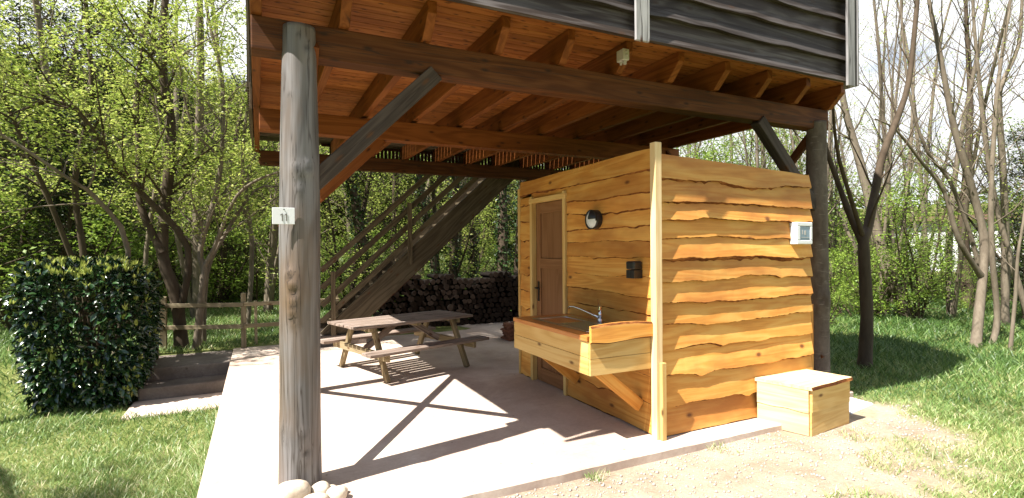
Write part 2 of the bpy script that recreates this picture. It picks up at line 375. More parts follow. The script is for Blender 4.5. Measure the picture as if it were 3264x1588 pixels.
# patio slab: subdivided top with a slightly ragged front lip
mb = MB(); xs = np.linspace(SL[0], SL[1], 120); nz = Noise1(3, .12)
fr = SL[2]+.006*nz(xs)+.34*sstep(4.5, 5.45, xs)
V = []; F = []
for i, x in enumerate(xs):
    V += [(x, fr[i]+.004, -.25), (x, fr[i], -.012), (x, fr[i]+.012, 0), (x, SL[3], 0), (x, SL[3], -.25)]
for i in range(len(xs)-1):
    for k in range(4): a_ = i*5+k; F.append((a_, a_+5, a_+6, a_+1))
F += [(0, 1, 2, 3, 4), tuple((len(xs)-1)*5+k for k in (4, 3, 2, 1, 0))]
tag(mb.add(V, F).box((.75, 9.105, -.2), (5.5, 10.2, -.004), 1).build('patio', M['concrete']), kind='structure')
t = thing('concrete_steps', (-.8, 7.6, -.33), 'worn concrete garden steps in the shade of the clipped hedge', 'steps')
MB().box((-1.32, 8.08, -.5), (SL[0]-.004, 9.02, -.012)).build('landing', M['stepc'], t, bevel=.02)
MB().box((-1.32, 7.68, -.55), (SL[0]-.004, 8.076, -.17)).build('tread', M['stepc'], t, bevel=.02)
MB().box((-1.36, 6.98, -.6), (SL[0]-.06, 7.676, -.315)).build('footing', M['concrete'], t, bevel=.02)
o = MB().add([(4.9, 3.0, -.3), (5.38, 3.08, -.3), (5.40, 3.34, -.3), (4.9, 3.34, -.3), (4.9, 3.0, -.035), (5.38, 3.08, -.035), (5.40, 3.34, -.035), (4.9, 3.34, -.035)],
             [(3, 2, 1, 0), (4, 5, 6, 7), (0, 1, 5, 4), (1, 2, 6, 5), (2, 3, 7, 6), (3, 0, 4, 7)]).build('paving_slab', M['render'], bevel=.01)
tag(o, 'small pale paving slab lying beside the wooden box at the grass edge', 'paving slab')

# grass: one carpet of blades over all turf, pebbles over the bare earth
def blocked(x, y):
    b = (x > SL[0]-.0) & (x < SL[1]) & (y > SL[2]+.34*sstep(4.5, 5.45, x)) & (y < SL[3]+.03)
    b |= (x > -1.4) & (x < SL[0]) & (y > 6.98) & (y < 9.05)
    b |= (x > 3.9) & (x < 5.42) & (y > 2.8) & (y < 3.4)
    b |= (x > .75) & (x < 5.5) & (y > 9) & (y < 10.2)
    return b
def scatter_grass(n, seed):
    g = np.random.default_rng(seed)
    az = R(25.8)+g.uniform(R(-56), R(56), n); r = 2.2*np.exp(g.uniform(0, np.log(32/2.2), n))
    x = r*np.sin(az); y = r*np.cos(az)
    dens = grassy(x, y); thin = vnoise(x, y, 2.3)*.6+vnoise(x, y, 7)*.4
    tuft = (vnoise(x+31, y+7, 2.6) > .74) & (vnoise(x, y+50, 9) > .35) & (x > .6)
    keep = (dens*(.55+.75*thin) > g.uniform(0, 1, n)*.95) | (tuft & (g.uniform(0, 1, n) < .5))
    keep &= ~blocked(x, y)
    x, y, r = x[keep], y[keep], r[keep]; n = len(x)
    lush = vnoise(x+9, y+3, .55)*.65+vnoise(x, y, 2)*.35
    h = (.025+.05*g.random(n)**1.5)*(.55+.9*lush)
    h *= 1+.9*sstep(7.5, 9.5, r)*sstep(0, 3, np.abs(x)) + .5*sstep(9.0, 9.6, y)
    edge = ((np.abs(x-SL[0]) < .10) & (y > 2.5) & (y < 8)) | ((np.abs(y-6.95) < .12) & (x < 0) & (x > -2.6))
    h = np.where(edge, h*1.9, h)
    wd = np.maximum(.0022, .00052*r)*(.7+.6*g.random(n))
    th = g.uniform(0, 2*np.pi, n); ln = h*g.uniform(.35, 1.5, n); ph = g.uniform(0, 2*np.pi, n)
    b = np.stack([x, y, gh(x, y)-.008], 1); s = np.stack([np.cos(th), np.sin(th), 0*th], 1)*wd[:, None]
    tip = b+np.stack([ln*np.cos(ph), ln*np.sin(ph), h], 1); mid = b*.5+tip*.5; mid[:, 2] += h*.16
    V = np.stack([b-s, b+s, mid+s*.8, mid-s*.8, tip], 1).reshape(-1, 3)
    k = np.arange(n)[:, None]*5
    dry = vnoise(x+3, y+21, .9)*.55+vnoise(x, y, 4)*.25
    tone = np.clip(.05+.55*g.random(n)+.65*(dry-.38)+.25*(1-lush)*(dens[keep] < .98), 0, 1)
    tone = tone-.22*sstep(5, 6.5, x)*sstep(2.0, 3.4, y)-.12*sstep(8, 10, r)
    tone = np.where(g.random(n) < .16, np.clip(tone+.4, 0, 1), tone)
    quad = k+np.array([[0, 1, 2, 3]]); tri = k+np.array([[3, 2, 4, 4]])
    # two polygons per blade, the tip as a thin quad
    V2 = np.concatenate([V, (V.reshape(n, 5, 3)[:, 4]+s*.12)], 0)
    tri[:, 2] = 5*n+np.arange(n); tri[:, 3] = k[:, 0]+4
    T = np.concatenate([np.repeat(tone, 5), tone])
    return V2, np.concatenate([quad, tri], 0), T
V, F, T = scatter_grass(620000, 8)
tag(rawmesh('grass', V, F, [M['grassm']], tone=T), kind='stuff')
def pebbles(n, seed):
    g = np.random.default_rng(seed); x = g.uniform(.0, 6.5, n); y = 3.0-2.6*g.random(n)**1.3
    k = (grassy(x, y) < .6) & ~blocked(x, y) & (vnoise(x, y, 1.3)+.5*vnoise(x, y, 4) > .55); x, y = x[k], y[k]; n = len(x)
    r = .004+.014*g.random(n)**4
    base = np.array([(1, 0, 0), (-1, 0, 0), (0, 1, 0), (0, -1, 0), (0, 0, 1), (0, 0, -1)], float)
    V = base[None]*(r[:, None, None]*g.uniform(.6, 1.2, (n, 6, 1)))*np.array([1, 1, .6]); c = np.stack([x, y, gh(x, y)+r*.2], 1)
    V = (V+c[:, None]).reshape(-1, 3)
    f = np.array([(0, 2, 4), (2, 1, 4), (1, 3, 4), (3, 0, 4), (2, 0, 5), (1, 2, 5), (3, 1, 5), (0, 3, 5)])
    return V, (f[None]+(np.arange(n)*6)[:, None, None]).reshape(-1, 3)
V, F = pebbles(16000, 4)
tag(rawmesh('gravel', V, F, [plain('gravel_stone', (.40, .36, .32), .9, .2, var=.6, scale=40)], smooth=True), kind='stuff')
# ------------------------------------------------------------------ the stilt house
H = thing('stilt_house', (2.6, 5.9, 0), 'timber house raised on log posts with dark siding above an open patio', 'house')
def log_post(name, parent, mat, x, y, z0, z1, rad, bumps=(), seed=1, lean=(0, 0), seg=40, label=None, wob=.010):
    """turned by nature: radius profile rad = [(z, r)...], bumps = (angle deg, z, size, height, tone)"""
    g = np.random.default_rng(seed); nzs = int((z1-z0)/.025)+2
    z = np.linspace(z0, z1, nzs); th = np.linspace(0, 2*np.pi, seg, endpoint=False)
    Z, T = np.meshgrid(z, th, indexing='ij')
    r = np.interp(Z, [a for a, b in rad], [b for a, b in rad])
    lob = sum(.012*g.uniform(.3, 1)*np.cos(k*T+g.uniform(0, 6)+Z*g.uniform(-.4, .4)) for k in (2, 3, 4))
    r = r*(1+lob*1.6)+.0025*(vnoise(T*3, Z, 4)-.5)
    tone = 1.0+.14*(vnoise(T*1.2+seed, Z*.8, 1.5)-.5)
    for ang, bz, s, h, tn in bumps:
        da = (T-R(ang)+np.pi) % (2*np.pi)-np.pi
        q = ((da*r)**2+(Z-bz)**2*.6)/(s*s)
        r = r+h*np.exp(-q)-h*1.3*np.exp(-q*9); tone = tone*(1-(1-tn)*np.exp(-q*5))
    cx = x+lean[0]*Z+wob*(vnoise(Z, Z*0+seed, .9)-.5); cyy = y+lean[1]*Z+wob*(vnoise(Z, Z*0+seed+9, .9)-.5)
    V = np.stack([cx+r*np.cos(T), cyy+r*np.sin(T), Z], -1).reshape(-1, 3)
    G = np.stack([Z+seed*3, r*np.cos(T)*1.0+seed, r*np.sin(T)], -1).reshape(-1, 3)
    ii = np.arange(nzs*seg).reshape(nzs, seg); j = np.roll(ii, -1, 1)
    F = np.stack([ii[:-1].ravel(), j[:-1].ravel(), j[1:].ravel(), ii[1:].ravel()], 1)
    # caps as fans of quads
    V = np.concatenate([V, [[x+lean[0]*z0, y+lean[1]*z0, z0], [x+lean[0]*z1, y+lean[1]*z1, z1]]]); G = np.concatenate([G, [[0, 0, 0], [0, 0, 0]]])
    tone = np.concatenate([tone.ravel(), [1, 1]]); c = len(V)-1
    top = np.array([[ii[-1, k], ii[-1, k+1], ii[-1, (k+2) % seg], c] for k in range(0, seg, 2)])
    o = rawmesh(name, V, np.concatenate([F, top]), [mat], gc=G, tone=tone, smooth=True, parent=parent)
    if label: o['label'] = label
    return o
PX = (.235, 5.31); PY = (3.59, 5.89, 8.45)
log_post('post', H, M['logpost'], .235, 3.585, -.02, 2.90, [(0, .130), (.5, .122), (1.2, .122), (1.6, .124), (2.1, .118), (2.5, .108), (2.9, .098)],
         [(258, 1.99, .032, .014, .08), (292, 2.0, .034, .020, .4), (264, 1.86, .022, .008, .2), (240, 1.33, .04, .022, .3), (251, 1.24, .05, .026, .5), (247, 1.15, .034, .018, .25), (245, 1.08, .04, .014, .45), (281, .25, .04, .012, .25), (275, .36, .03, .01, .5), (283, .19, .022, .008, .2), (215, .37, .05, .012, .8), (290, 2.75, .04, .012, .4), (262, 2.82, .02, .006, .5), (236, 2.45, .018, .006, .5)],
         seed=4, label='thick silver grey log post carrying a number plate', lean=(.004, 0))
log_post('post', H, M['bark_p'], 5.315, 3.60, -.02, 2.80, [(0, .112), (.7, .106), (.93, .118), (1.1, .104), (2, .098), (2.8, .09)],
         [(235, .93, .07, .022, .9), (250, 1.9, .02, .006, .3), (262, 1.0, .03, .01, .7), (225, 1.46, .03, .008, .8)], seed=9, label='log post with its bark on behind the washroom')
log_post('post', H, M['logpost'], .33, 5.89, -.02, 2.72, [(0, .085), (2.7, .075)], [], seed=12)
log_post('post', H, M['logpost'], 5.36, 5.89, -.02, 2.72, [(0, .11), (2.7, .1)], [], seed=15)
log_post('post', H, M['logpost'], .43, 8.45, -.02, 2.72, [(0, .095), (2.7, .085)], [], seed=18)
log_post('post', H, M['logpost'], 5.36, 8.45, -.02, 2.72, [(0, .11), (2.7, .1)], [], seed=19)
# beams across the frames
onebeam('beam', M['beamdark'], H, (-.03, 3.645, 2.83), (5.47, 3.645, 2.83), .15, .21, (0, 0, 1), .008, 1.0)
onebeam('beam', M['stain'], H, (.02, 5.875, 2.805), (5.5, 5.875, 2.805), .15, .215, (0, 0, 1), .008, 1.05)
onebeam('beam', M['beamdark'], H, (.02, 8.45, 2.83), (5.5, 8.45, 2.83), .15, .205, (0, 0, 1), .008, .8)
# joists: they sit on the beams, notched 15 mm over them, fronts flush behind the siding
for k in range(11):
    x = -.033+.548*k if k else .0
    w2 = .0325; of = random.uniform(0, 50); prof = [(3.40, 3.155), (3.40, 3.075), (3.535, 2.937), (8.62, 2.937), (8.62, 3.155)]
    V = [(x-w2, a_, b_) for a_, b_ in prof]+[(x+w2, a_, b_) for a_, b_ in prof]
    MB().add(V, [(0, 1, 2, 3, 4), (9, 8, 7, 6, 5)]+[(i, i+5, (i+1) % 5+5, (i+1) % 5) for i in range(5)], [(v[1]+of, v[0]+of, v[2]) for v in V], random.uniform(.8, 1.12)).build('joist', M['stain'], H, bevel=.004)
# boards over the joists: closed floor under the house, gapped decking on the terrace behind
mb = MB(); y = 3.17
while y < 6.92:
    x = -.03; segs = [random.uniform(1.3, 3.2), 5.52 if y > 3.36 else 5.0]
    for xe in segs:
        mb.box((x+.001, y, 3.158), (xe, y+.0905, 3.182), random.uniform(.82, 1.15), axis=0); x = xe
    y += .0975
mb.build('floor_boards', M['soffit'], H)
MB().box((-.02, 3.17, 3.186), (5.0, 6.92, 3.24), 1).build('subfloor', M['dark'], H)
mb = MB(); y = 6.95
while y < 8.72:
    gap = .014 if 7.45 < y < 8.3 else .003
    mb.box((-.04, y, 3.158), (5.52, y+.138, 3.184), random.uniform(.85, 1.1), axis=0); y += .138+gap
mb.build('terrace_decking', M['stairw'], H)
# front braces, second and third frame braces
for yb, mm, dz in ((3.60, M['brace'], 0), (5.87, M['stain'], .13), (8.45, M['beamdark'], .10)):
    onebeam('brace', mm, H, (.30, yb, 1.90-dz), (1.14+dz*.8, yb, 2.735-dz*.2), .10, .118, (0, 0, 1), .008, 1.0)
    onebeam('brace', mm, H, (5.25, yb, 1.90), (4.42, yb, 2.735), .10, .118, (0, 0, 1), .008, .9)
# crossed side braces between the log posts
for xx, mm in ((.29, M['stain']), (5.27, M['beamdark'])):
    onebeam('brace', mm, H, (xx, 3.53, .32), (xx, 5.84, 2.86), .045, .085, (0, 0, 1), .004, 1.0)
    onebeam('brace', mm, H, (xx+.047, 5.84, .34), (xx+.047, 3.55, 2.80), .045, .085, (0, 0, 1), .004, 1.0)
# side rim plank and slatted screen at the back of the terrace
MB().box((-.065, 5.97, 2.93), (-.042, 8.75, 3.20), 1, axis=1).build('terrace_fascia', M['stairw'], H, bevel=.003)
mb = MB(); x = 1.02
while x < 5.5:
    mb.box((x, 8.64, 2.915), (x+.043, 8.655, 3.127), random.uniform(.5, .8), axis=2)
    x += .061
mb.box((.9, 8.657, 3.105), (5.5, 8.68, 3.15), .6)
mb.build('slat_screen', M['beamdark'], H)
mb = MB(); x = -.06
while x < 5.5:
    mb.box((x, 8.735, 3.19), (x+.07, 8.757, 4.15), random.uniform(.8, 1.1), axis=2); x += .11
mb.box((-.07, 8.70, 4.16), (5.55, 8.80, 4.20), 1)
mb.build('terrace_railing', M['stairw'], H)
mb = MB(); y = 6.0
while y < 8.7: mb.box((-.09, y, 3.16), (-.067, y+.07, 4.15), random.uniform(.8, 1.1), axis=2); y += .11
mb.box((-.10, 5.95, 4.16), (-.04, 8.695, 4.20), 1)
mb.build('terrace_railing', M['stairw'], H)

# upper storey: lapped boards on four sides, silver corner boards, steep roof
HX0, HX1, HY0, HY1 = .0, 5.02, 3.08, 6.4
def lapped(name, p0, p1, z0, z1, out, seed):
    p0 = Vector(p0); p1 = Vector(p1); d = (p1-p0); ln = d.length; d.normalize(); o_ = Vector(out); mb = MB(); z = z0; i = 0
    n = int(ln/.06)+1; s = np.linspace(0, ln, n); g = random.Random(seed)
    while z < z1-.01:
        top = min(z+.225, z1+.03); w1 = Noise1(seed*31+i, .22)(s)*.007+Noise1(seed*77+i, 1.1)(s)*.008; w1 = w1*(0 if i == 0 else 1)
        of = g.uniform(0, 60); V = []; G = []; F = []
        for j in range(n):
            b = p0+d*float(s[j]); zb = z+float(w1[j])
            for off, zz in ((.012, zb), (.050+.2*float(w1[j]), zb+.001), (.034, zb+.045), (.013, zb+.10), (.009, top)):
                V.append(b+o_*off+Vector((0, 0, zz))); G.append((s[j]+of, off+of, zz-z))
        for j in range(n-1):
            for k in range(4): a_ = j*5+k; F.append((a_, a_+5, a_+6, a_+1))
        F += [(0, 1, 2, 3, 4), tuple((n-1)*5+k for k in (4, 3, 2, 1, 0))]
        mb.add(V, F, G, g.uniform(.75, 1.25)); z += .19; i += 1
    return mb.build(name, M['siding'], H)
ZS = 3.035
lapped('siding', (HX0, HY0+.04, 0), (HX1, HY0+.04, 0), ZS, 5.1, (0, -1, 0), 2)
lapped('siding', (HX1, HY0+.05, 0), (HX1, HY1, 0), 3.16, 5.1, (1, 0, 0), 3)
lapped('siding', (HX0, HY1, 0), (HX0, HY0+.05, 0), 3.16, 5.1, (-1, 0, 0), 4)
lapped('siding', (HX1, HY1, 0), (HX0, HY1, 0), 3.16, 4.6, (0, 1, 0), 5)
MB().box((2.475, 3.032, 3.0), (2.60, 3.055, 5.1), 1.0, axis=2).build('cover_strip', M['trim'], H, bevel=.004)
MB().box((4.935, 3.032, 2.985), (5.04, 3.055, 5.1), .75, axis=2).build('corner_board', M['trim'], H, bevel=.004)
MB().box((5.082, 3.034, 3.0), (5.105, 3.17, 5.1), .8, axis=2).build('corner_board', M['trim'], H, bevel=.004)
# gable ends and roof
RY, RZ = 4.35, 6.55
for gx_ in (HX0+.01, HX1-.03):
    MB().add([(gx_, HY0, 5.05), (gx_, HY1, 5.05), (gx_, RY, RZ-.05), (gx_+.03, HY0, 5.05), (gx_+.03, HY1, 5.05), (gx_+.03, RY, RZ-.05)],
             [(0, 2, 1), (3, 4, 5), (0, 1, 4, 3), (1, 2, 5, 4), (2, 0, 3, 5)]).build('gable', M['siding'], H)
rf = MB()
for ye, ze in ((HY0+.035, 5.07), (HY1+.15, 4.75)):
    n_ = Vector((0, ye-RY, ze-RZ)); rf.beam((2.48, RY, RZ), (2.48, ye, ze), 5.5, .07, (0, 0, 1), 1)
rf.build('roof', M['rooft'], H)

# ------------------------------------------------------------------ washroom cabin with live-edge boards
C = thing('washroom', (3.75, 4.4, 0), 'small washroom clad in fresh live-edge orange boards under the raised house', 'washroom')
X0, X1, Y0, Y1 = 2.83, 4.675, 3.25, 5.60
def live_edge(name, parent, p0, p1, out, zs, ztop, seed, t0=.006, t1=.04, top_wave=None, amp=1., skip=()):
    """waney boards, each lapping the one below; zs = lower edges from the top down; ztop may slope (za, zb)"""
    p0 = Vector(p0); p1 = Vector(p1); d = p1-p0; ln = d.length; d.normalize(); o_ = Vector(out); mb = MB(); g = random.Random(seed)
    n = int(ln/.012)+2; s = np.linspace(0, ln, n); prev = None
    for i, zb in enumerate(zs):
        e = (Noise1(seed*101+i, .55)(s)*.020+Noise1(seed*53+i, .16)(s)*.0085+Noise1(seed*7+i, .035)(s)*.0028+Noise1(seed*9+i, .014)(s)*.0014)*amp
        kn = g.uniform(.1, ln-.1); e = e-.022*amp*np.exp(-((s-kn)/.05)**2)*(g.random() < .55)
        w = g.choice((.4, .65, .9, 1.5))*np.clip(.010+.017*(Noise1(seed*17+i, .3)(s)+.3)+.009*Noise1(seed*19+i, .05)(s), .0015, .045)*amp
        bot = zb+e
        if i == len(zs)-1: bot = np.maximum(zb+e*.4, zb-.004)
        tp = (np.interp(s, [0, ln], ztop)+(Noise1(seed*5, .3)(s)*.008)) if i == 0 else prev+.03
        prev = bot.copy(); of = g.uniform(0, 60); k0 = g.uniform(.80, 1.14); V = []; G = []; F = []; MI = []; tt = t1*g.uniform(.75, 1.2)
        bow = Noise1(seed*211+i, .7)(s)*.002
        for j in range(n):
            b = p0+d*float(s[j]); zt = float(tp[j]); z2 = float(bot[j]); wj = float(w[j]); bo = float(bow[j])
            for off, zz in ((t0-.004, z2-wj*.3), (tt*.45+bo, z2-wj*.75), (tt+bo, z2), (tt*.55+t0*.45+bo*.5, z2+(zt-z2)*.45), (t0, zt), (-.004, zt)):
                V.append(b+o_*off+Vector((0, 0, zz))); G.append((s[j]+of, off*2+of, zz+of*.1))
        for j in range(n-1):
            for k in range(5): a_ = j*6+k; F.append((a_, a_+6, a_+7, a_+1)); MI.append(1 if k < 2 else 0)
        F += [tuple(range(6)), tuple((n-1)*6+k for k in (5, 4, 3, 2, 1, 0))]; MI += [0, 0]
        mb.add(V, F, G, k0, MI)
    return mb.build(name, [M['larch'], M['wane']], parent)
FZ = [2.03, 1.86, 1.715, 1.565, 1.405, 1.235, 1.04, .88, .685, .47, .24, .012]
live_edge('front_wall', C, (X0+.012, Y0, 0), (X1, Y0, 0), (0, -1, 0), FZ, (2.235, 2.165), 6, amp=1.08)
DZ = [2.13, 1.95, 1.82, 1.68, 1.545, 1.405, 1.25, 1.10, .965, .70, .46, .24, .012]
live_edge('side_wall', C, (X0, 4.55, 0), (X0, Y0-.0, 0), (-1, 0, 0), DZ[1:], (2.14, 2.14), 14, t1=.022, amp=.75)
live_edge('side_wall', C, (X0, Y1, 0), (X0, Y0-.0, 0), (-1, 0, 0), [2.115], (2.27, 2.285), 21, t1=.024)
live_edge('side_wall', C, (X0, Y1, 0), (X0, 5.315, 0), (-1, 0, 0), [1.98, 1.8, 1.58, 1.4, 1.2, 1.0, .8, .52, .3, .012], (2.08, 2.09), 23, t1=.022)
live_edge('side_wall', C, (X0, 5.315, 0), (X0, 4.55, 0), (-1, 0, 0), [2.052], (2.14, 2.14), 29, amp=.2, t1=.018)
live_edge('end_wall', C, (X1, Y0, 0), (X1, Y1, 0), (1, 0, 0), FZ, (2.165, 2.165), 31)
live_edge('back_wall', C, (X1, Y1, 0), (X0, Y1, 0), (0, 1, 0), FZ, (2.165, 2.225), 37)
MB().box((X0+.05, Y0+.03, 2.12), (X1-.02, Y1-.02, 2.15), 1).build('roof', M['sheet'], C)
MB().box((X0+.075, Y0+.02, .0), (X0+.095, Y1-.02, 2.1), 1).box((X0+.1, Y0+.006, 0), (X1-.01, Y0+.02, 2.1), 1).build('lining', M['dark'], C)
MB().box((2.775, 3.185, 0), (2.838, 3.248, 2.315), 1.08, axis=2).build('corner_post', M['sunlit_pine'], C, bevel=.003)  # paler wood stands for sunlight on this post
MB().box((2.80, 3.150, 0), (2.842, 3.183, .60), .95, axis=2).build('corner_batten', M['pine'], C, bevel=.003)
MB().box((X0-.03, Y1-.01, 0), (X0+.02, Y1+.035, 2.2), 1., axis=2).build('corner_board', M['pine'], C, bevel=.003)
MB().box((X1-.02, Y0-.01, 0), (X1+.05, Y0+.04, .95), .8, axis=2).build('corner_board', M['larch'], C, bevel=.003)
# door with frame, three sunk panels and a lever
fb = MB(); fb.box((2.79, 4.552, 0), (2.85, 4.602, 2.075), 1.05, axis=2).box((2.79, 5.262, 0), (2.85, 5.313, 2.075), .98, axis=2).box((2.788, 4.54, 2.0), (2.85, 5.325, 2.052), 1.1, axis=1)
fb.build('door_frame', M['pine'], C, bevel=.003)
D = MB(); xf, xb = 2.848, 2.885
D.box((xf, 4.606, .01), (xb, 4.70, 1.995), 1, axis=2).box((xf, 5.165, .01), (xb, 5.258, 1.995), 1, axis=2)
for z0_, z1_ in ((.01, .16), (.62, .74), (1.27, 1.38), (1.88, 1.995)): D.box((xf, 4.7005, z0_), (xb, 5.1645, z1_), .97, axis=1)
for z0_, z1_ in ((.16, .62), (.74, 1.27), (1.38, 1.88)): D.box((xf+.014, 4.7, z0_), (xb-.006, 5.165, z1_), .9, axis=2)
dr = D.build('door', M['door'], C, bevel=.002); dr['label'] = 'brown panelled door'
hb = MB(); hb.box((2.842, 5.19, .90), (2.847, 5.225, 1.12), 1).tube([(2.845, 5.207, 1.05), (2.80, 5.207, 1.05), (2.795, 5.20, 1.05), (2.795, 5.10, 1.045)], .008, 8)
hb.build('handle', M['iron'], dr)

# ------------------------------------------------------------------ sink counter
S = thing('sink_counter', (2.5, 3.9, .7), 'wall-hung wooden sink counter with orange worktop and bracket legs beside the brown door', 'sink counter')
MB().box((2.19, 3.272, .80), (2.80, 4.52, .838), 1, axis=1).build('worktop', M['counter'], S, bevel=.004)
MB().box((2.205, 3.275, .545), (2.228, 4.51, .672), .95, axis=1).box((2.205, 3.275, .675), (2.228, 4.51, .798), 1.05, axis=1).build('front_panel', M['pine'], S, bevel=.002)
MB().box((2.206, 3.25, .545), (2.80, 3.273, .668), .98, axis=0).box((2.206, 3.25, .671), (2.80, 3.273, .79), .92, axis=0).build('side_panel', M['pine'], S, bevel=.002)
MB().box((2.206, 4.512, .545), (2.80, 4.534, .79), .98, axis=0).build('side_panel', M['pine'], S, bevel=.002)
sb = MB(); s = np.linspace(0, .60, 40); zt = .915+Noise1(91, .2)(s)*.006+.015*np.sin(s*5)-.0; zl = .785+Noise1(92, .15)(s)*.007-.006*np.sin(s*9)
V = []; G = []; F = []; MI = []
for j in range(40):
    for yy, zz in ((3.249, zl[j]-.004), (3.222, zl[j]+.008), (3.222, zt[j]-.016), (3.236, zt[j]), (3.249, zt[j])):
        V.append((2.198+s[j], yy, zz)); G.append((s[j], yy*2, zz))
for j in range(39):
    for k in range(4): a_ = j*5+k; F.append((a_, a_+5, a_+6, a_+1)); MI.append(1 if k in (0, 2) else 0)
    F.append((j*5+4, j*5+9, j*5+5, j*5)); MI.append(0)
F += [(0, 1, 2, 3, 4), (199, 198, 197, 196, 195)]; MI += [0, 0]
sb.add(V, F, G, 1.02, MI).build('splash_board', [M['larch'], M['wane']], S)
for yy in (3.42, 4.36):
    b_ = MB().beam((2.36, yy, .56), (2.80, yy, .205), .045, .095, (0, 0, 1), 1.0); b_.build('bracket', M['larch'], S, bevel=.003)
# inset steel sink: rim, bowl and fluted drainer
kb = MB()
x0, x1, y0, y1 = 2.30, 2.74, 3.44, 4.34; bx0, bx1, by0, by1 = 2.335, 2.63, 3.93, 4.28; zr = .845
P = [(x0, y0, zr), (x1, y0, zr), (x1, y1, zr), (x0, y1, zr), (bx0, by0, zr+.001), (bx1, by0, zr+.001), (bx1, by1, zr+.001), (bx0, by1, zr+.001),
     (bx0+.02, by0+.02, .715), (bx1-.02, by0+.02, .715), (bx1-.02, by1-.02, .715), (bx0+.02, by1-.02, .715), (x0, y0, .839), (x1, y0, .839), (x1, y1, .839), (x0, y1, .839)]
kb.add(P, [(0, 1, 5, 4), (1, 2, 6, 5), (2, 3, 7, 6), (3, 0, 4, 7), (4, 5, 9, 8), (5, 6, 10, 9), (6, 7, 11, 10), (7, 4, 8, 11), (8, 9, 10, 11), (12, 13, 1, 0), (13, 14, 2, 1), (14, 15, 3, 2), (15, 12, 0, 3)])
for i in range(9): kb.box((2.345+i*.032, 3.48, zr+.002), (2.360+i*.032, 3.89, zr+.006), 1, axis=1)
sk = kb.build('sink', M['steel'], S, bevel=.002)
MB().tube([(2.48, 4.105, .716), (2.48, 4.105, .72)], .035, 16).build('drain', M['chrome'], sk)
tp = MB(); tp.tube([(2.685, 3.80, .845), (2.685, 3.80, .875), (2.685, 3.80, .88)], [.028, .026, .02], 16).tube([(2.685, 3.80, .87), (2.685, 3.80, .955)], .019, 16)
tp.tube([(2.685, 3.805, .885), (2.66, 3.87, .905), (2.61, 3.99, .945), (2.58, 4.06, .962), (2.565, 4.10, .960), (2.56, 4.115, .945)], [.012, .011, .010, .010, .010, .011], 12)
fc = tp.build('tap', M['chrome'], S, smooth=True)
MB().tube([(2.685, 3.80, .955), (2.685, 3.795, .985)], [.019, .015], 14).beam((2.685, 3.795, .98), (2.655, 3.79, 1.045), .018, .008, (0, 1, 0), 1).build('lever', M['chrome'], fc, smooth=False)

# ------------------------------------------------------------------ small fittings
lamp = thing('wall_lamp', (2.80, 4.02, 1.755), 'round black outdoor lamp with white lens on the orange plank wall', 'lamp')
MB().tube([(2.812, 4.02, 1.755), (2.765, 4.02, 1.755), (2.757, 4.02, 1.755)], [.088, .088, .080], 36).build('lamp_base', M['black'], lamp, bevel=.002)
def dome(cx, cy, cz, r, depth, a0, a1, mat, name, parent, seg=32, thick=0):
    V = []; F = []; nr = 7
    for i in range(nr+1):
        rr = r*i/nr; xx = cx-depth*math.sqrt(max(0, 1-(i/nr)**2*.97))
        for k in range(seg+1):
            th = R(a0+(a1-a0)*k/seg); V.append((xx, cy+rr*math.cos(th), cz+rr*math.sin(th)))
    for i in range(nr):
        for k in range(seg): a_ = i*(seg+1)+k; F.append((a_, a_+1, a_+seg+2, a_+seg+1))
    o = MB().add(V, F).build(name, mat, parent, smooth=True)
    if thick: md = o.modifiers.new('t', 'SOLIDIFY'); md.thickness = thick; md.offset = 0
    return o
dome(2.757, 4.02, 1.755, .080, .034, 0, 360, M['white'], 'lens', lamp)
dome(2.757, 4.02, 1.755, .087, .045, 95, 178, M['black'], 'lamp_hood', lamp, thick=.004)
mbh = MB(); V = []; F = []
for k in range(41):
    th = R(-100+290*k/40)
    for rr, xx in ((.0805, 2.757), (.0805, 2.738), (.089, 2.738), (.089, 2.757)): V.append((xx, 4.02+rr*math.cos(th), 1.755+rr*math.sin(th)))
for k in range(40):
    for q in range(4): F.append((k*4+q, k*4+(q+1) % 4, k*4+4+(q+1) % 4, k*4+4+q))
F += [(3, 2, 1, 0), (160, 161, 162, 163)]
mbh.add(V, F).build('lamp_ring', M['black'], lamp)
dp = thing('towel_dispenser', (2.79, 3.435, 1.315), 'small black plastic dispenser on the plank wall near the corner post', 'dispenser')
MB().box((2.72, 3.385, 1.316), (2.812, 3.49, 1.385), 1).build('cover', M['black'], dp, bevel=.014)
MB().box((2.724, 3.387, 1.245), (2.812, 3.488, 1.313), 1).box((2.719, 3.43, 1.25), (2.724, 3.437, 1.31), 1).build('body', M['black'], dp, bevel=.01)
eb = thing('meter_box', (4.485, 3.22, 1.615), 'white electrical box with smoky blue cover on the sunny plank wall', 'electrical box')
f_ = MB(); ex0, ex1, ez0, ez1 = 4.385, 4.595, 1.515, 1.715
f_.box((ex0, 3.155, ez0), (ex1, 3.235, ez0+.036), 1).box((ex0, 3.155, ez1-.036), (ex1, 3.235, ez1), 1).box((ex0, 3.155, ez0+.0365), (ex0+.042, 3.235, ez1-.0365), 1).box((ex1-.03, 3.155, ez0+.0365), (ex1, 3.235, ez1-.0365), 1).box((ex0+.01, 3.20, ez0+.01), (ex1-.01, 3.234, ez1-.01), 1)
f_.build('housing', M['white'], eb, bevel=.006)
cv = MB().box((ex0+.044, 3.160, ez0+.038), (ex1-.032, 3.166, ez1-.038), 1).build('cover', M['smoke'], eb, bevel=.003)
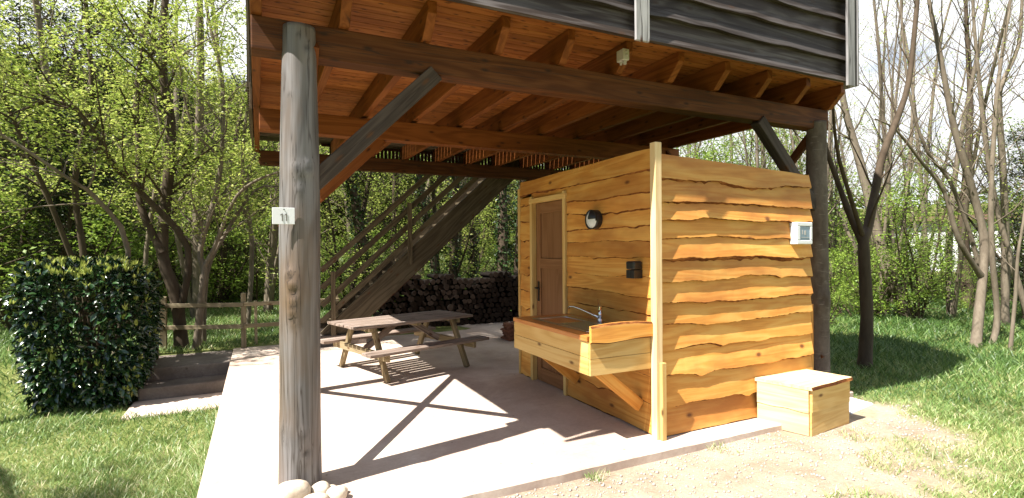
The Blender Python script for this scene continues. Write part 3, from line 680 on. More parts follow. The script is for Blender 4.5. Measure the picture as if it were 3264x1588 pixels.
MB().box((ex0+.055, 3.1575, ez0+.06), (ex1-.045, 3.1592, ez0+.064), 1).box((ex0+.07, 3.1575, ez0+.09), (ex0+.078, 3.1592, ez1-.07), 1).box((ex0+.10, 3.1575, ez0+.085), (ex0+.12, 3.1592, ez1-.075), 1).build('breakers', M['grey'], cv)
jb = thing('junction_box', (2.655, 3.40, 3.03), 'small grey cable junction box fixed to a joist under the dark siding', 'junction box')
MB().box((2.612, 3.36, 2.985), (2.672, 3.45, 3.075), 1).build('case', M['grey'], jb, bevel=.006)
MB().tube([(2.642, 3.38, 2.986), (2.642, 3.38, 2.955)], .013, 12).tube([(2.642, 3.43, 2.986), (2.642, 3.43, 2.965)], .010, 12).tube([(2.642, 3.361, 3.05), (2.642, 3.345, 3.05)], .008, 10).tube([(2.642, 3.361, 3.02), (2.642, 3.345, 3.02)], .008, 10).build('cable_gland', M['grey'], jb)
# number plate 11 facing the path
PN = thing('number_plate', (.145, 3.448, 1.70), 'white number 11 plate screwed to the silver grey log post', 'number plate')
MB().box((.078, 3.446, 1.652), (.203, 3.452, 1.752), 1).build('plate', M['white'], PN, bevel=.002)
dg = MB()
for cx in (.131, .154):
    dg.box((cx, 3.4435, 1.672), (cx+.0055, 3.4452, 1.716), 1).beam((cx+.003, 3.4443, 1.714), (cx-.008, 3.4443, 1.706), .0015, .005, (0, 0, 1), 1)
dg.build('digits', M['inkg'], PN)
MB().tube([(.143, 3.4455, 1.741), (.143, 3.443, 1.741)], .0035, 10).build('screw', M['iron'], PN)

# ------------------------------------------------------------------ wooden box in front of the washroom
B = thing('wooden_box', (4.27, 3.02, -.06), 'low pale wooden storage box standing on bare earth against the washroom', 'box')
A_, B_, C_, D_ = Vector((4.04, 2.81, 0)), Vector((4.635, 2.875, 0)), Vector((4.56, 3.215, 0)), Vector((3.925, 3.205, 0))
def wallboard(mb, p, q, z0, z1, th, tone, seed, wz0=0, wz1=0, mi_edge=1):
    d = (q-p); ln = d.length; d.normalize(); n_ = Vector((d.y, -d.x, 0)); n = max(3, int(ln/.02)); s = np.linspace(0, ln, n)
    e0 = Noise1(seed, .12)(s)*wz0; e1 = Noise1(seed+1, .12)(s)*wz1; V = []; G = []; F = []; MI = []; of = seed*1.7
    for j in range(n):
        for off, zz in ((0, z0+e0[j]), (th, z0+e0[j]+(.006 if wz0 else 0)), (th, z1+e1[j]), (0, z1+e1[j])):
            V.append(p+d*float(s[j])+n_*off+Vector((0, 0, float(zz)))); G.append((s[j]+of, off, zz+of))
    for j in range(n-1):
        for k in range(4): a_ = j*4+k; b_ = j*4+(k+1) % 4; F.append((a_, a_+4, b_+4, b_)); MI.append(mi_edge if (k == 0 and wz0) else 0)
    F += [(0, 1, 2, 3), tuple((n-1)*4+k for k in (3, 2, 1, 0))]; MI += [0, 0]
    mb.add(V, F, G, tone, MI)
for nm, p, q in (('front_panel', A_, B_), ('end_panel', B_, C_), ('side_panel', D_, A_)):
    m_ = MB(); wallboard(m_, p, q, -.055, .145, .018, 1., len(nm)*3, .003, .004); wallboard(m_, p, q, .135, .325, .024, 1.08, len(nm)*5, .006, 0)
    m_.build(nm, [M['pine' if nm == 'front_panel' else 'sunlit_pine'], M['wane']], B)  # lit look put into the colour; front panel keeps the deeper pine
lid = MB(); nA, nB, nC, nD = A_+Vector((-.02, -.035, 0)), B_+Vector((.03, -.03, 0)), C_+Vector((.03, .01, 0)), D_+Vector((-.03, .01, 0))
for i in range(3):
    f0, f1 = i/3+.002, (i+1)/3-.002
    p0, p1, p2, p3 = nA.lerp(nD, f0), nB.lerp(nC, f0), nB.lerp(nC, f1), nA.lerp(nD, f1); n = 30; V = []; G = []; F = []; MI = []; s = np.linspace(0, 1, n); e = Noise1(60+i, .13)(s)*.006
    for j in range(n):
        a_ = p0.lerp(p1, s[j]); b_ = p3.lerp(p2, s[j]); dv = (a_-b_).normalized(); fe = dv*float(e[j]) if i == 0 else dv*0
        for q, zz in ((a_+fe+dv*(.008 if i == 0 else 0), .326), (a_+fe, .352), (b_, .352), (b_, .326)): V.append(q+Vector((0, 0, zz))); G.append((s[j]*.6+i*7, (q-b_).length, zz))
    for j in range(n-1):
        for k in range(4): a_ = j*4+k; b2 = j*4+(k+1) % 4; F.append((a_, a_+4, b2+4, b2)); MI.append(1 if (k == 0 and i == 0) else 0)
    F += [(0, 1, 2, 3), tuple((n-1)*4+k for k in (3, 2, 1, 0))]; MI += [0, 0]
    lid.add(V, F, G, 1.0+.06*i, MI)
lid.build('lid', [M['sunlit_pine'], M['wane']], B)

# ------------------------------------------------------------------ staircase to the terrace
T_ = thing('staircase', (2.4, 9.0, 0), 'steep greenish timber staircase with three-rail handrail climbing to the rear terrace', 'staircase')
ux, uz = Vector((1, 0, .905)).normalized(), Vector((-.905, 0, 1)).normalized()
sA, sB = Vector((.98, 0, .07)), Vector((4.34, 0, 3.11))
for yy in (8.66, 9.42):
    onebeam('stringer', M['stairw'], T_, sA+Vector((0, yy, 0)), sB+Vector((0, yy, 0)), .05, .36, (0, 0, 1), .004, .8)
for i in range(14):
    q = sA.lerp(sB, (i+.8)/14.6); onebeam('tread', M['stairw'], T_, (q.x, 8.69, q.z+.02), (q.x, 9.39, q.z+.02), .22, .04, (0, 0, 1), .003, .9)
MB().beam(sA+Vector((.25, 9.04, -.03)), sB+Vector((.10, 9.04, -.165)), .705, .02, (0, 0, 1), .55).build('underside', M['beamdark'], T_)
for yy in (8.655,):
    for k, hh in enumerate((.31, .56, .83, 1.10)):
        onebeam('rail', M['stairw'], T_, sA+Vector((-.10, yy-.036, hh-.005)), sB+Vector((-.12, yy-.036, hh)), .03, .085, (0, 0, 1), .004, random.uniform(.85, 1.05))
    for xx in (1.05, 2.27):
        zb = .07+(xx-.98)*.905; onebeam('baluster', M['stairw'], T_, (xx, yy-.075 if yy < 9 else yy+.03, zb+.0), (xx, yy-.075 if yy < 9 else yy+.03, zb+1.02), .07, .045, (0, 1, 0), .004, 1.1)
MB().box((.80, 8.55, 0), (1.55, 9.45, .16), .8).build('plinth', M['stepc'], T_, bevel=.01)

# ------------------------------------------------------------------ picnic table
TB = thing('picnic_table', (1.66, 6.62, 0), 'weathered picnic table with attached benches standing half in the sun on the patio', 'picnic table')
rot = Matrix.Translation((1.66, 6.62, 0)) @ Matrix.Rotation(R(17), 4, 'Z')
def tp_(x, y, z): return rot @ Vector((x, y, z))
def planks(name, y0, n, wdt, gap, z, half, th, mat):
    m_ = MB()
    for i in range(n):
        yc = y0+(i-(n-1)/2)*(wdt+gap); dx = random.uniform(-.008, .008); m_.beam(tp_(-half+dx, yc, z), tp_(half+dx, yc, z), wdt, th, (0, 0, 1))
    return m_.build(name, mat, TB, bevel=.004)
planks('tabletop', 0, 7, .096, .014, .607, .83, .03, M['tabletop'])
planks('bench', -.60, 2, .10, .014, .345, .83, .034, M['tabletop'])
planks('bench', .60, 2, .10, .014, .345, .83, .034, M['tabletop'])
for sx in (-.56, .56):
    for sy in (-1, 1):
        MB().beam(tp_(sx, sy*.26, .59), tp_(sx, sy*.585, 0.0), .045, .075, tp_(0, 1, 0)-tp_(0, 0, 0), None).build('leg', M['tableleg'], TB, bevel=.005)
    s2 = sx+math.copysign(.045, sx)
    MB().beam(tp_(s2, -.69, .295), tp_(s2, .69, .295), .04, .085, (0, 0, 1)).build('crossbar', M['tableleg'], TB, bevel=.005)
    MB().beam(tp_(s2, -.36, .565), tp_(s2, .36, .565), .04, .055, (0, 0, 1)).build('crossbar', M['tableleg'], TB, bevel=.005)
    MB().beam(tp_(sx-math.copysign(.03, sx), 0, .30), tp_(sx*.18, 0, .575), .04, .075, (0, 0, 1)).build('brace', M['tabletop'], TB, bevel=.005)
MB().beam(tp_(0, -.36, .575), tp_(0, .36, .575), .06, .03, (0, 0, 1)).build('batten', M['tableleg'], TB)

# ------------------------------------------------------------------ rail fence behind the patio
FN = thing('rail_fence', (-.6, 9.1, 0), 'low two-rail timber fence between the clipped hedge and the log post', 'fence')
for (x, y, h, s) in ((-.205, 9.04, .84, .075), (-1.29, 9.42, .80, .09), (-1.30, 8.72, .86, .095), (1.15, 9.1, .82, .08)):
    MB().beam((x, y, -.12), (x, y, h), s, s, (0, 1, 0)).build('post', M['fence'], FN, bevel=.008)
for z in (.665, .335):
    MB().beam((-1.29, 9.36, z+.005), (-.2, 8.985, z), .035, .065, (0, 0, 1)).build('rail', M['fence'], FN, bevel=.006)
    MB().beam((-.2, 8.985, z+.004), (1.2, 9.05, z), .035, .06, (0, 0, 1), 1.2).build('rail', M['fence'], FN, bevel=.006)
    MB().beam((-1.30, 8.66, z+.06), (-1.29, 9.36, z), .035, .085, (0, 0, 1), .8).build('rail', M['fence'], FN, bevel=.006)
tag(MB().beam((-.035, 9.2, -.1), (-.04, 9.2, .70), .045, .045, (0, 1, 0), 1.35).build('stake', M['fence'], None, bevel=.006), 'thin pale stake standing just behind the two-rail fence', 'stake')

# ------------------------------------------------------------------ stones at the foot of the front post
def stone(name, c, r, seed, label):
    g = np.random.default_rng(seed); bm_n = 20; th = np.linspace(0, 2*np.pi, bm_n, endpoint=False); ph = np.linspace(-np.pi/2, np.pi/2, 13)
    P_, T2 = np.meshgrid(ph, th, indexing='ij'); k = [g.uniform(0, 6) for _ in range(6)]
    q = 1+.07*np.sin(2*T2+k[0])*np.cos(P_)+.05*np.sin(3*T2+k[1])*np.cos(P_)+.05*np.sin(2*P_+k[2])
    ex = lambda a, p: np.sign(a)*np.abs(a)**p
    V = np.stack([r[0]*q*ex(np.cos(P_), .8)*np.cos(T2), r[1]*q*ex(np.cos(P_), .8)*np.sin(T2), r[2]*q*ex(np.sin(P_), .85)], -1).reshape(-1, 3)+np.array(c)
    ii = np.arange(13*bm_n).reshape(13, bm_n); j = np.roll(ii, -1, 1)
    F = np.stack([ii[:-1].ravel(), j[:-1].ravel(), j[1:].ravel(), ii[1:].ravel()], 1)
    return tag(rawmesh(name, V, F, [M['stone']], smooth=True), label, 'stone', 'river stones at the foot of the log post')
stone('river_stone', (.165, 3.37, .055), (.108, .085, .068), 3, 'largest rounded pale stone at the foot of the log post')
stone('river_stone', (.335, 3.40, .036), (.062, .055, .042), 5, 'mid-sized stone on the right side of the log post foot')
stone('river_stone', (.415, 3.29, .036), (.055, .055, .046), 8, 'pointed pale stone in the shade line beyond the right of the post')
stone('river_stone', (.46, 3.36, .02), (.03, .03, .022), 9, 'smallest stone at the right end of the row by the post')
stone('river_stone', (.285, 3.25, .032), (.085, .06, .042), 10, 'flat stone at the picture bottom in front of the post')
stone('river_stone', (.07, 3.29, .03), (.05, .045, .042), 12, 'leftmost small stone beside the largest pale stone')
stone('river_stone', (.40, 3.42, .018), (.035, .03, .02), 14, 'thin little stone tucked behind the pointed pale stone')

# ------------------------------------------------------------------ firewood and tiles
def log_proto(seed):
    g = np.random.default_rng(seed); seg = 12; th = np.linspace(0, 2*np.pi, seg, endpoint=False)
    pr = 1+.10*np.sin(2*th+g.uniform(0, 6))+.06*np.sin(3*th+g.uniform(0, 6))
    if seed % 3 == 0: pr = np.where(np.sin(th+g.uniform(0, 6)) > .35, pr*.6, pr)
    l = .42; V = []; F = []; MI = []
    for yy in (0, l):
        for k in range(seg): V.append((pr[k]*math.cos(th[k])*.055, yy, pr[k]*math.sin(th[k])*.055))
    for k in range(seg): F.append((k, (k+1) % seg, seg+(k+1) % seg, seg+k)); MI.append(0)
    F.append(tuple(range(seg-1, -1, -1))); MI.append(1); F.append(tuple(range(seg, 2*seg))); MI.append(1)
    mb = MB().add(V, F, None, .8+.3*g.random(), MI)
    return mb
M['logend'] = wood('split_log_end', (.007, .0035, .002), (.016, .008, .0045), (.034, .019, .011), knots=0, crack=.6, rough=.9)  # cut ends blackened too, carrying the shade under the terrace
WG = 'firewood logs in the stack under the terrace'
protos = []
for k in range(8):
    p = log_proto(k+1).build('firewood_log', [M['logbark'], M['logend']]); tag(p, 'round firewood log in the dark stack behind the picnic table and staircase', 'firewood log', WG); protos.append(p)
cnt = 0; rr_ = random.Random(3)
rows = 10; x_l, x_r = 2.0, 5.35
for j in range(rows):
    z = .055+j*.100; x = x_l+(j % 2)*.055+j*.012
    while x < x_r-(j % 2)*.05:
        s = rr_.uniform(.84, 1.12)
        if not (j == rows-1 and rr_.random() < .35):
            o = protos[cnt] if cnt < 8 else protos[rr_.randrange(8)].copy()
            if cnt >= 8: COL.objects.link(o)
            o.location = (x+rr_.uniform(-.008, .008), 9.66+rr_.uniform(-.04, .03), z+rr_.uniform(-.006, .006)+.012*math.sin(x*3)*j/9); o.rotation_euler = (0, rr_.uniform(0, 6.28), rr_.uniform(-.04, .04)); o.scale = (s, rr_.uniform(.9, 1.1), s); cnt += 1
        x += .112
def tile_mesh():
    mb = MB(); V = []; F = []; n = 9
    for k in range(n):
        a_ = math.pi*k/(n-1)
        for yy, r0 in ((0, .075), (.36, .062)):
            V.append((r0*math.cos(a_), yy, .6*r0*math.sin(a_)))
    for k in range(n-1): F.append((k*2, k*2+1, k*2+3, k*2+2))
    return mb.add(V, F)
tm = tile_mesh().build('roof_tile', M['tile'], smooth=True); md = tm.modifiers.new('t', 'SOLIDIFY'); md.thickness = .014
tag(tm, 'reddish curved roof tile in the small stack between washroom and woodpile', 'roof tile', 'stacked roof tiles beside the washroom'); first = True
for j in range(8):
    for i in range(3):
        o = tm if first else tm.copy()
        if not first: COL.objects.link(o)
        first = False
        o.location = (3.70+i*.155+(j % 2)*.02, 7.62+rr_.uniform(-.02, .02), .004+j*.032); o.rotation_euler = (0, 0, rr_.uniform(-.08, .08))
# ------------------------------------------------------------------ trees
def unit(v): return v/(np.linalg.norm(v)+1e-9)
def bez(p, d, ln, g, n=5, wob=.12, up=.0):
    pts = [np.array(p)]; d = unit(np.array(d)); st = ln/(n-1)
    for i in range(n-1):
        d = unit(d+g.normal(0, wob, 3)+np.array([0, 0, up])); pts.append(pts[-1]+d*st)
    return np.array(pts)
def tubes(paths):
    """paths: list of (pts (n,3), radii (n), seg) -> vertex and quad arrays"""
    VV = []; FF = []; b = 0
    for P, r, seg in paths:
        n = len(P); t = np.gradient(P, axis=0); t /= np.linalg.norm(t, axis=1)[:, None]+1e-9
        ref = np.array([.3, .9, .2]) if abs(unit(P[-1]-P[0])@np.array([.3, .9, .2])) < .9 else np.array([1., 0, 0])
        a = ref-t*(t@ref)[:, None]; a /= np.linalg.norm(a, axis=1)[:, None]+1e-9; c = np.cross(t, a)
        th = np.linspace(0, 2*np.pi, seg, endpoint=False)
        V = P[:, None]+(a[:, None]*np.cos(th)[None, :, None]+c[:, None]*np.sin(th)[None, :, None])*np.asarray(r)[:, None, None]
        ii = np.arange(n*seg).reshape(n, seg)+b; j = np.roll(ii, -1, 1)
        FF.append(np.stack([ii[:-1].ravel(), j[:-1].ravel(), j[1:].ravel(), ii[1:].ravel()], 1)); VV.append(V.reshape(-1, 3)); b += n*seg
    return np.concatenate(VV), np.concatenate(FF)
def smooth_path(P, k=3):
    P = np.asarray(P, float); n = len(P); tt = np.linspace(0, n-1, (n-1)*k+1); out = []
    for t in tt:
        i = min(int(t), n-2); f = t-i; p0 = P[max(i-1, 0)]; p1 = P[i]; p2 = P[i+1]; p3 = P[min(i+2, n-1)]
        out.append(.5*((2*p1)+(-p0+p2)*f+(2*p0-5*p1+4*p2-p3)*f*f+(-p0+3*p1-3*p2+p3)*f**3))
    return np.array(out)
def grow(mains, seed, dens=(3.5, 5, 5), lens=(1.5, .7, .35), start=.25, up=.05, spread=.9, rk=.45, wob=.14, leaf_lv=2, leaf_n=3, seg=8):
    """mains: list of (pts, r0, r1). returns tube paths and leaf anchor points with directions"""
    g = np.random.default_rng(seed); paths = []; anchors = []
    level = []
    for P, r0, r1 in mains:
        Q = smooth_path(P); r = np.linspace(r0, r1, len(Q)); r = r*(1+.04*g.normal(size=len(Q)))
        r[0] *= 1.25; paths.append((Q, r, seg)); level.append((Q, r, start))
    for lv in range(3):
        nxt = []
        for Q, r, st in level:
            L_ = np.linalg.norm(np.diff(Q, axis=0), axis=1).sum(); k = g.poisson(dens[lv]*L_*(1-st))
            for _ in range(k):
                t = st+(1-st)*g.random(); f = t*(len(Q)-1); i = min(int(f), len(Q)-2); p = Q[i]+(Q[i+1]-Q[i])*(f-i); d = unit(Q[i+1]-Q[i])
                az = unit(np.cross(d, g.normal(size=3))); dd = unit(d*(1-spread*.5)+az*spread+np.array([0, 0, .25]))
                ln = lens[lv]*g.uniform(.45, 1.15)*(1-.35*t); rr = min(r[i]*rk, .022 if lv == 0 else .009 if lv == 1 else .0045)
                B = bez(p, dd, ln, g, 5 if lv < 2 else 3, wob, up); rb = np.linspace(rr, rr*.35, len(B)); paths.append((B, rb, 5 if lv == 0 else 3)); nxt.append((B, rb, .15))
                if lv+1 >= leaf_lv:
                    for _ in range(leaf_n):
                        q = g.random()**.6; f2 = q*(len(B)-1); i2 = min(int(f2), len(B)-2); anchors.append(B[i2]+(B[i2+1]-B[i2])*(f2-i2))
        level = nxt
    return paths, np.array(anchors) if anchors else np.zeros((0, 3))
def leaves(A, g, per=4, size=.05, jit=.06, flat=.6, ratio=.5, tone=None):
    n = len(A)*per; c = np.repeat(A, per, 0)+g.normal(0, jit, (n, 3))
    d = g.normal(size=(n, 3)); d[:, 2] = d[:, 2]*(1-flat)-.15; d /= np.linalg.norm(d, axis=1)[:, None]
    nrm = g.normal(0, .55, (n, 3))+np.array([0, 0, 1.]); s = np.cross(d, nrm); s /= np.linalg.norm(s, axis=1)[:, None]+1e-9
    l = size*g.uniform(.55, 1.25, n)[:, None]; wv = l*ratio*.5; up = np.cross(s, d)*l*.12
    V = np.stack([c, c+d*l*.5+s*wv+up, c+d*l, c+d*l*.5-s*wv+up], 1).reshape(-1, 3)
    base = np.repeat(g.random(len(A)), per)
    T = np.clip(.55*base+.45*g.random(n), 0, 1) if tone is None else tone(c, g)
    return V, np.arange(n*4).reshape(n, 4), np.repeat(T, 4)
def tree(name, label, cat, loc, mains, seed, bark, leafm, group=None, per=4, size=.05, jit=.06, flat=.6, ratio=.5, **kw):
    t = thing(name, loc, label, cat, group)
    paths, A = grow(mains, seed, **kw); V, F = tubes(paths)
    o = rawmesh('trunk', V+np.array([0, 0, 0]), F, [M[bark]], smooth=True, parent=None); o.parent = t
    if len(A):
        V, F, T = leaves(A, np.random.default_rng(seed+99), per, size, jit, flat, ratio)
        c = rawmesh('crown', V, F, [M[leafm]], tone=T); c.parent = t
    return t
def rel(pts, base): return [(p[0]-base[0], p[1]-base[1], p[2]-base[2]) for p in pts]
def near_tree(name, label, cat, base, limbs, seed, bark, leafm, **kw):
    return tree(name, label, cat, base, [(rel(P, base), a, b) for P, a, b in limbs], seed, bark, leafm, **kw)
LA = [(-1.05, 9.4, -.1), (-1.12, 9.43, .78), (-1.3, 9.46, 1.46), (-1.22, 9.49, 2.57), (-1.18, 9.51, 3.49), (-1.28, 9.54, 4.1), (-1.27, 9.57, 5.03), (-1.2, 9.6, 5.91), (-1.1, 9.7, 7.2)]
LA2 = [(-1.29, 9.4, 1.46), (-1.59, 9.53, 2.22), (-1.62, 9.67, 3.18), (-1.67, 9.8, 3.88), (-1.6, 9.93, 4.64), (-1.49, 10.07, 5.5), (-1.44, 10.2, 6.6)]
LA3 = [(-1.09, 9.4, .47), (-.95, 9.29, 1.53), (-1.47, 9.17, 2.28), (-1.87, 9.06, 2.79), (-2.17, 8.94, 3.4), (-2.43, 8.83, 3.48), (-2.8, 8.71, 3.79), (-3.3, 8.6, 3.95)]
LB = [(-1.85, 9.1, -.15), (-1.61, 8.84, 1.5), (-1.93, 8.68, 2.2), (-2.18, 8.52, 2.43), (-2.78, 8.36, 2.91), (-3.3, 8.2, 3.15)]
LC = [(-.86, 9.25, -.1), (-.76, 9.22, .94), (-.74, 9.25, 1.24), (-.79, 9.28, 1.53), (-.57, 9.3, 2.39), (-.49, 9.32, 3.08), (-.48, 9.35, 4.15), (-.66, 9.37, 5.07), (-.79, 9.4, 6.2)]
LC2 = [(-.74, 9.25, 1.24), (-.59, 9.14, 1.55), (-.29, 9.02, 2.31), (.1, 8.95, 2.62), (.5, 8.9, 2.75)]
LC3 = [(-.54, 9.3, 2.98), (-.87, 9.2, 3.34), (-1.01, 9.1, 4.22), (-.87, 9.0, 4.44), (-.45, 8.9, 4.74)]
LD = [(-.80, 9.7, -.06), (-.74, 9.68, 1.11), (-.51, 9.75, 1.69), (-.04, 9.82, 2.49), (.33, 9.9, 2.58)]
YL = dict(dens=(4.8, 6.5, 5.), lens=(1.35, .62, .3), start=.28, leaf_lv=2, leaf_n=3)
near_tree('maple_tree', 'brown forked tree with thick leaning trunk and fresh yellow leaves beside the hedge', 'tree', LA[0],
          [(LA, .10, .035), (LA2, .055, .02), (LA3, .058, .014)], 21, 'bark_l', 'leaf_y', per=4, size=.062, jit=.06, **YL)
near_tree('maple_tree', 'long low limb of a young tree reaching left above the clipped hedge', 'tree', LB[0], [(LB, .04, .012)], 22, 'bark_g', 'leaf_y', per=4, size=.058, jit=.06, **YL)
near_tree('maple_tree', 'slim pale tree with wavy stems behind the two-rail fence near the log post', 'tree', LC[0],
          [(LC, .058, .02), (LC2, .036, .012), (LC3, .022, .010), (LD, .05, .012)], 23, 'bark_g', 'leaf_y', per=4, size=.058, jit=.06, **YL)
RA = [(7.14, 4.2, -.15), (7.25, 4.23, .54), (7.27, 4.26, 1.06), (7.29, 4.29, 1.57), (7.43, 4.32, 1.72), (7.65, 4.35, 2.21), (7.89, 4.38, 2.75), (8.29, 4.41, 3.3), (8.65, 4.44, 3.88), (8.88, 4.47, 4.72), (9.06, 4.5, 5.58), (9.3, 4.6, 6.8)]
RA2 = [(7.29, 4.29, 1.5), (7.22, 4.42, 1.9), (7.16, 4.54, 2.34), (7.02, 4.66, 2.96), (7.03, 4.78, 3.49), (6.96, 4.9, 4.3)]
RA3 = [(7.31, 4.3, 1.59), (6.9, 4.22, 2.12), (6.56, 4.15, 2.58), (6.37, 4.08, 2.9), (6.2, 4.0, 3.29)]
RB = [(10.19, 4.3, -.15), (10.44, 4.36, .38), (10.76, 4.41, 1.41), (10.71, 4.47, 2.03), (10.4, 4.52, 2.82), (10.22, 4.58, 3.4), (10.05, 4.63, 4.18), (9.94, 4.69, 4.89), (9.83, 4.74, 5.48), (9.78, 4.8, 6.6)]
RB2 = [(10.6, 4.4, 1.0), (10.07, 4.47, 1.6), (9.85, 4.55, 2.34), (9.41, 4.63, 2.77), (8.86, 4.72, 3.27), (8.46, 4.8, 3.42)]
RC = [(10.69, 4.3, -.15), (10.86, 4.29, .31), (10.68, 4.28, 1.3), (10.6, 4.26, 2.3), (10.69, 4.24, 3.5), (10.76, 4.23, 4.06), (11.04, 4.22, 5.1), (11.15, 4.21, 5.51), (11.31, 4.2, 6.6)]
RD = [(13.45, 5.2, -.15), (13.46, 5.18, 1.5), (13.21, 5.12, 2.96), (13.03, 5.1, 4.08), (13.05, 5.08, 4.59), (13.68, 5.05, 5.45), (13.79, 5.03, 6.38), (13.88, 5.0, 7.6)]
RE = [(11.1, 4.65, -.15), (11.29, 4.69, .92), (11.02, 4.77, 1.88), (10.65, 4.86, 2.63), (10.16, 4.94, 3.08), (9.86, 5.03, 3.94), (9.81, 5.11, 4.96), (9.86, 5.2, 6.3)]
RF = [(10.25, 3.9, -.15), (10.38, 3.88, .74), (10.38, 3.85, 1.35), (10.47, 3.82, 1.83), (10.64, 3.8, 2.68), (10.9, 3.8, 3.6)]
RG = [(12.9, 6.6, -.1), (12.49, 6.78, .78), (12.46, 6.96, 1.47), (12.41, 7.14, 2.37), (12.29, 7.32, 3.46), (12.01, 7.5, 4.83), (11.9, 7.6, 6.8)]
RH = [(16.71, 7.2, -.1), (16.78, 7.27, .83), (16.74, 7.33, 2.08), (17.15, 7.4, 3.48), (17.49, 7.47, 5.46), (17.46, 7.53, 7.53), (17.52, 7.6, 9.4)]
BL = dict(dens=(3.4, 5.5, 5), lens=(1.6, .75, .38), start=.3, leaf_lv=3, leaf_n=1, up=.08, spread=.8, rk=.28)
L1 = [(-2.55, 10.6, -.15), (-2.5, 10.6, 1.2), (-2.6, 10.5, 2.6), (-2.35, 10.4, 4.0), (-2.4, 10.3, 5.6), (-2.2, 10.2, 7.4)]
L2 = [(-2.55, 10.6, 1.0), (-2.9, 10.3, 2.4), (-3.3, 10.0, 3.8), (-3.6, 9.8, 5.4)]
L3 = [(-1.9, 11.4, -.15), (-1.8, 11.4, 1.6), (-1.6, 11.3, 3.2), (-1.7, 11.2, 5.0), (-1.4, 11.2, 7.2)]
L4 = [(-.2, 11.2, -.15), (-.1, 11.2, 1.6), (-.25, 11.1, 3.2), (-.1, 11.0, 4.8), (-.2, 10.9, 6.8)]
near_tree('maple_tree', 'thin double-stemmed tree in fresh leaf right behind the clipped hedge', 'tree', L1[0], [(L1, .06, .018), (L2, .045, .012)], 24, 'bark_l', 'leaf_y', per=5, size=.07, jit=.07, **dict(YL, dens=(4.2, 6, 4.2)))
near_tree('maple_tree', 'straight slim tree in pale leaf just left of the forked brown tree', 'tree', L3[0], [(L3, .05, .015)], 25, 'bark_g', 'leaf_y', per=5, size=.07, jit=.07, **YL)
near_tree('maple_tree', 'straight slim leafy tree rising behind the fence beside the front log post', 'tree', L4[0], [(L4, .05, .015)], 26, 'bark_g', 'leaf_y', per=5, size=.07, jit=.07, **YL)
near_tree('bare_tree', 'dark tree forking low into two spreading limbs beside the washroom', 'tree', RA[0], [(RA, .082, .022), (RA2, .048, .016), (RA3, .032, .012)], 31, 'bark_d', 'leaf_y', per=1, size=.045, jit=.03, **dict(BL, dens=(1.6, 3, 2.5)))
near_tree('bare_tree', 'pale grey leaning stem with a long side limb at the right edge of the lawn', 'tree', RB[0], [(RB, .075, .022), (RB2, .042, .011)], 32, 'bark_g', 'leaf_y', per=1, size=.045, jit=.03, **BL)
near_tree('bare_tree', 'pale crooked stem rising right beside the leaning grey stem', 'tree', RC[0], [(RC, .048, .014)], 33, 'bark_g', 'leaf_y', per=1, size=.045, jit=.03, **BL)
near_tree('bare_tree', 'tall straight grey trunk behind the crooked pale stem', 'tree', RD[0], [(RD, .072, .018)], 34, 'bark_g', 'leaf_y', per=1, size=.05, jit=.03, **BL)
near_tree('bare_tree', 'slender stem leaning left among the pale grey stems', 'tree', RE[0], [(RE, .042, .011)], 35, 'bark_g', 'leaf_y', per=1, size=.045, jit=.03, **BL)
near_tree('bare_tree', 'short thin sapling stem right of all the grey stems', 'tree', RF[0], [(RF, .028, .009)], 36, 'bark_g', 'leaf_y', per=1, size=.045, jit=.03, **dict(BL, lens=(.7, .35, .2)))
near_tree('bare_tree', 'rough leaning trunk standing between the low-forked dark tree and the pale stems', 'tree', RG[0], [(RG, .15, .05)], 37, 'bark_g', 'leaf_y', per=1, size=.05, jit=.03, **BL)
near_tree('bare_tree', 'thick dark trunk rising behind the pale stems in front of the white building', 'tree', RH[0], [(RH, .15, .03)], 38, 'bark_d', 'leaf_y', per=1, size=.05, jit=.03, **dict(BL, lens=(2.4, 1.1, .5)))

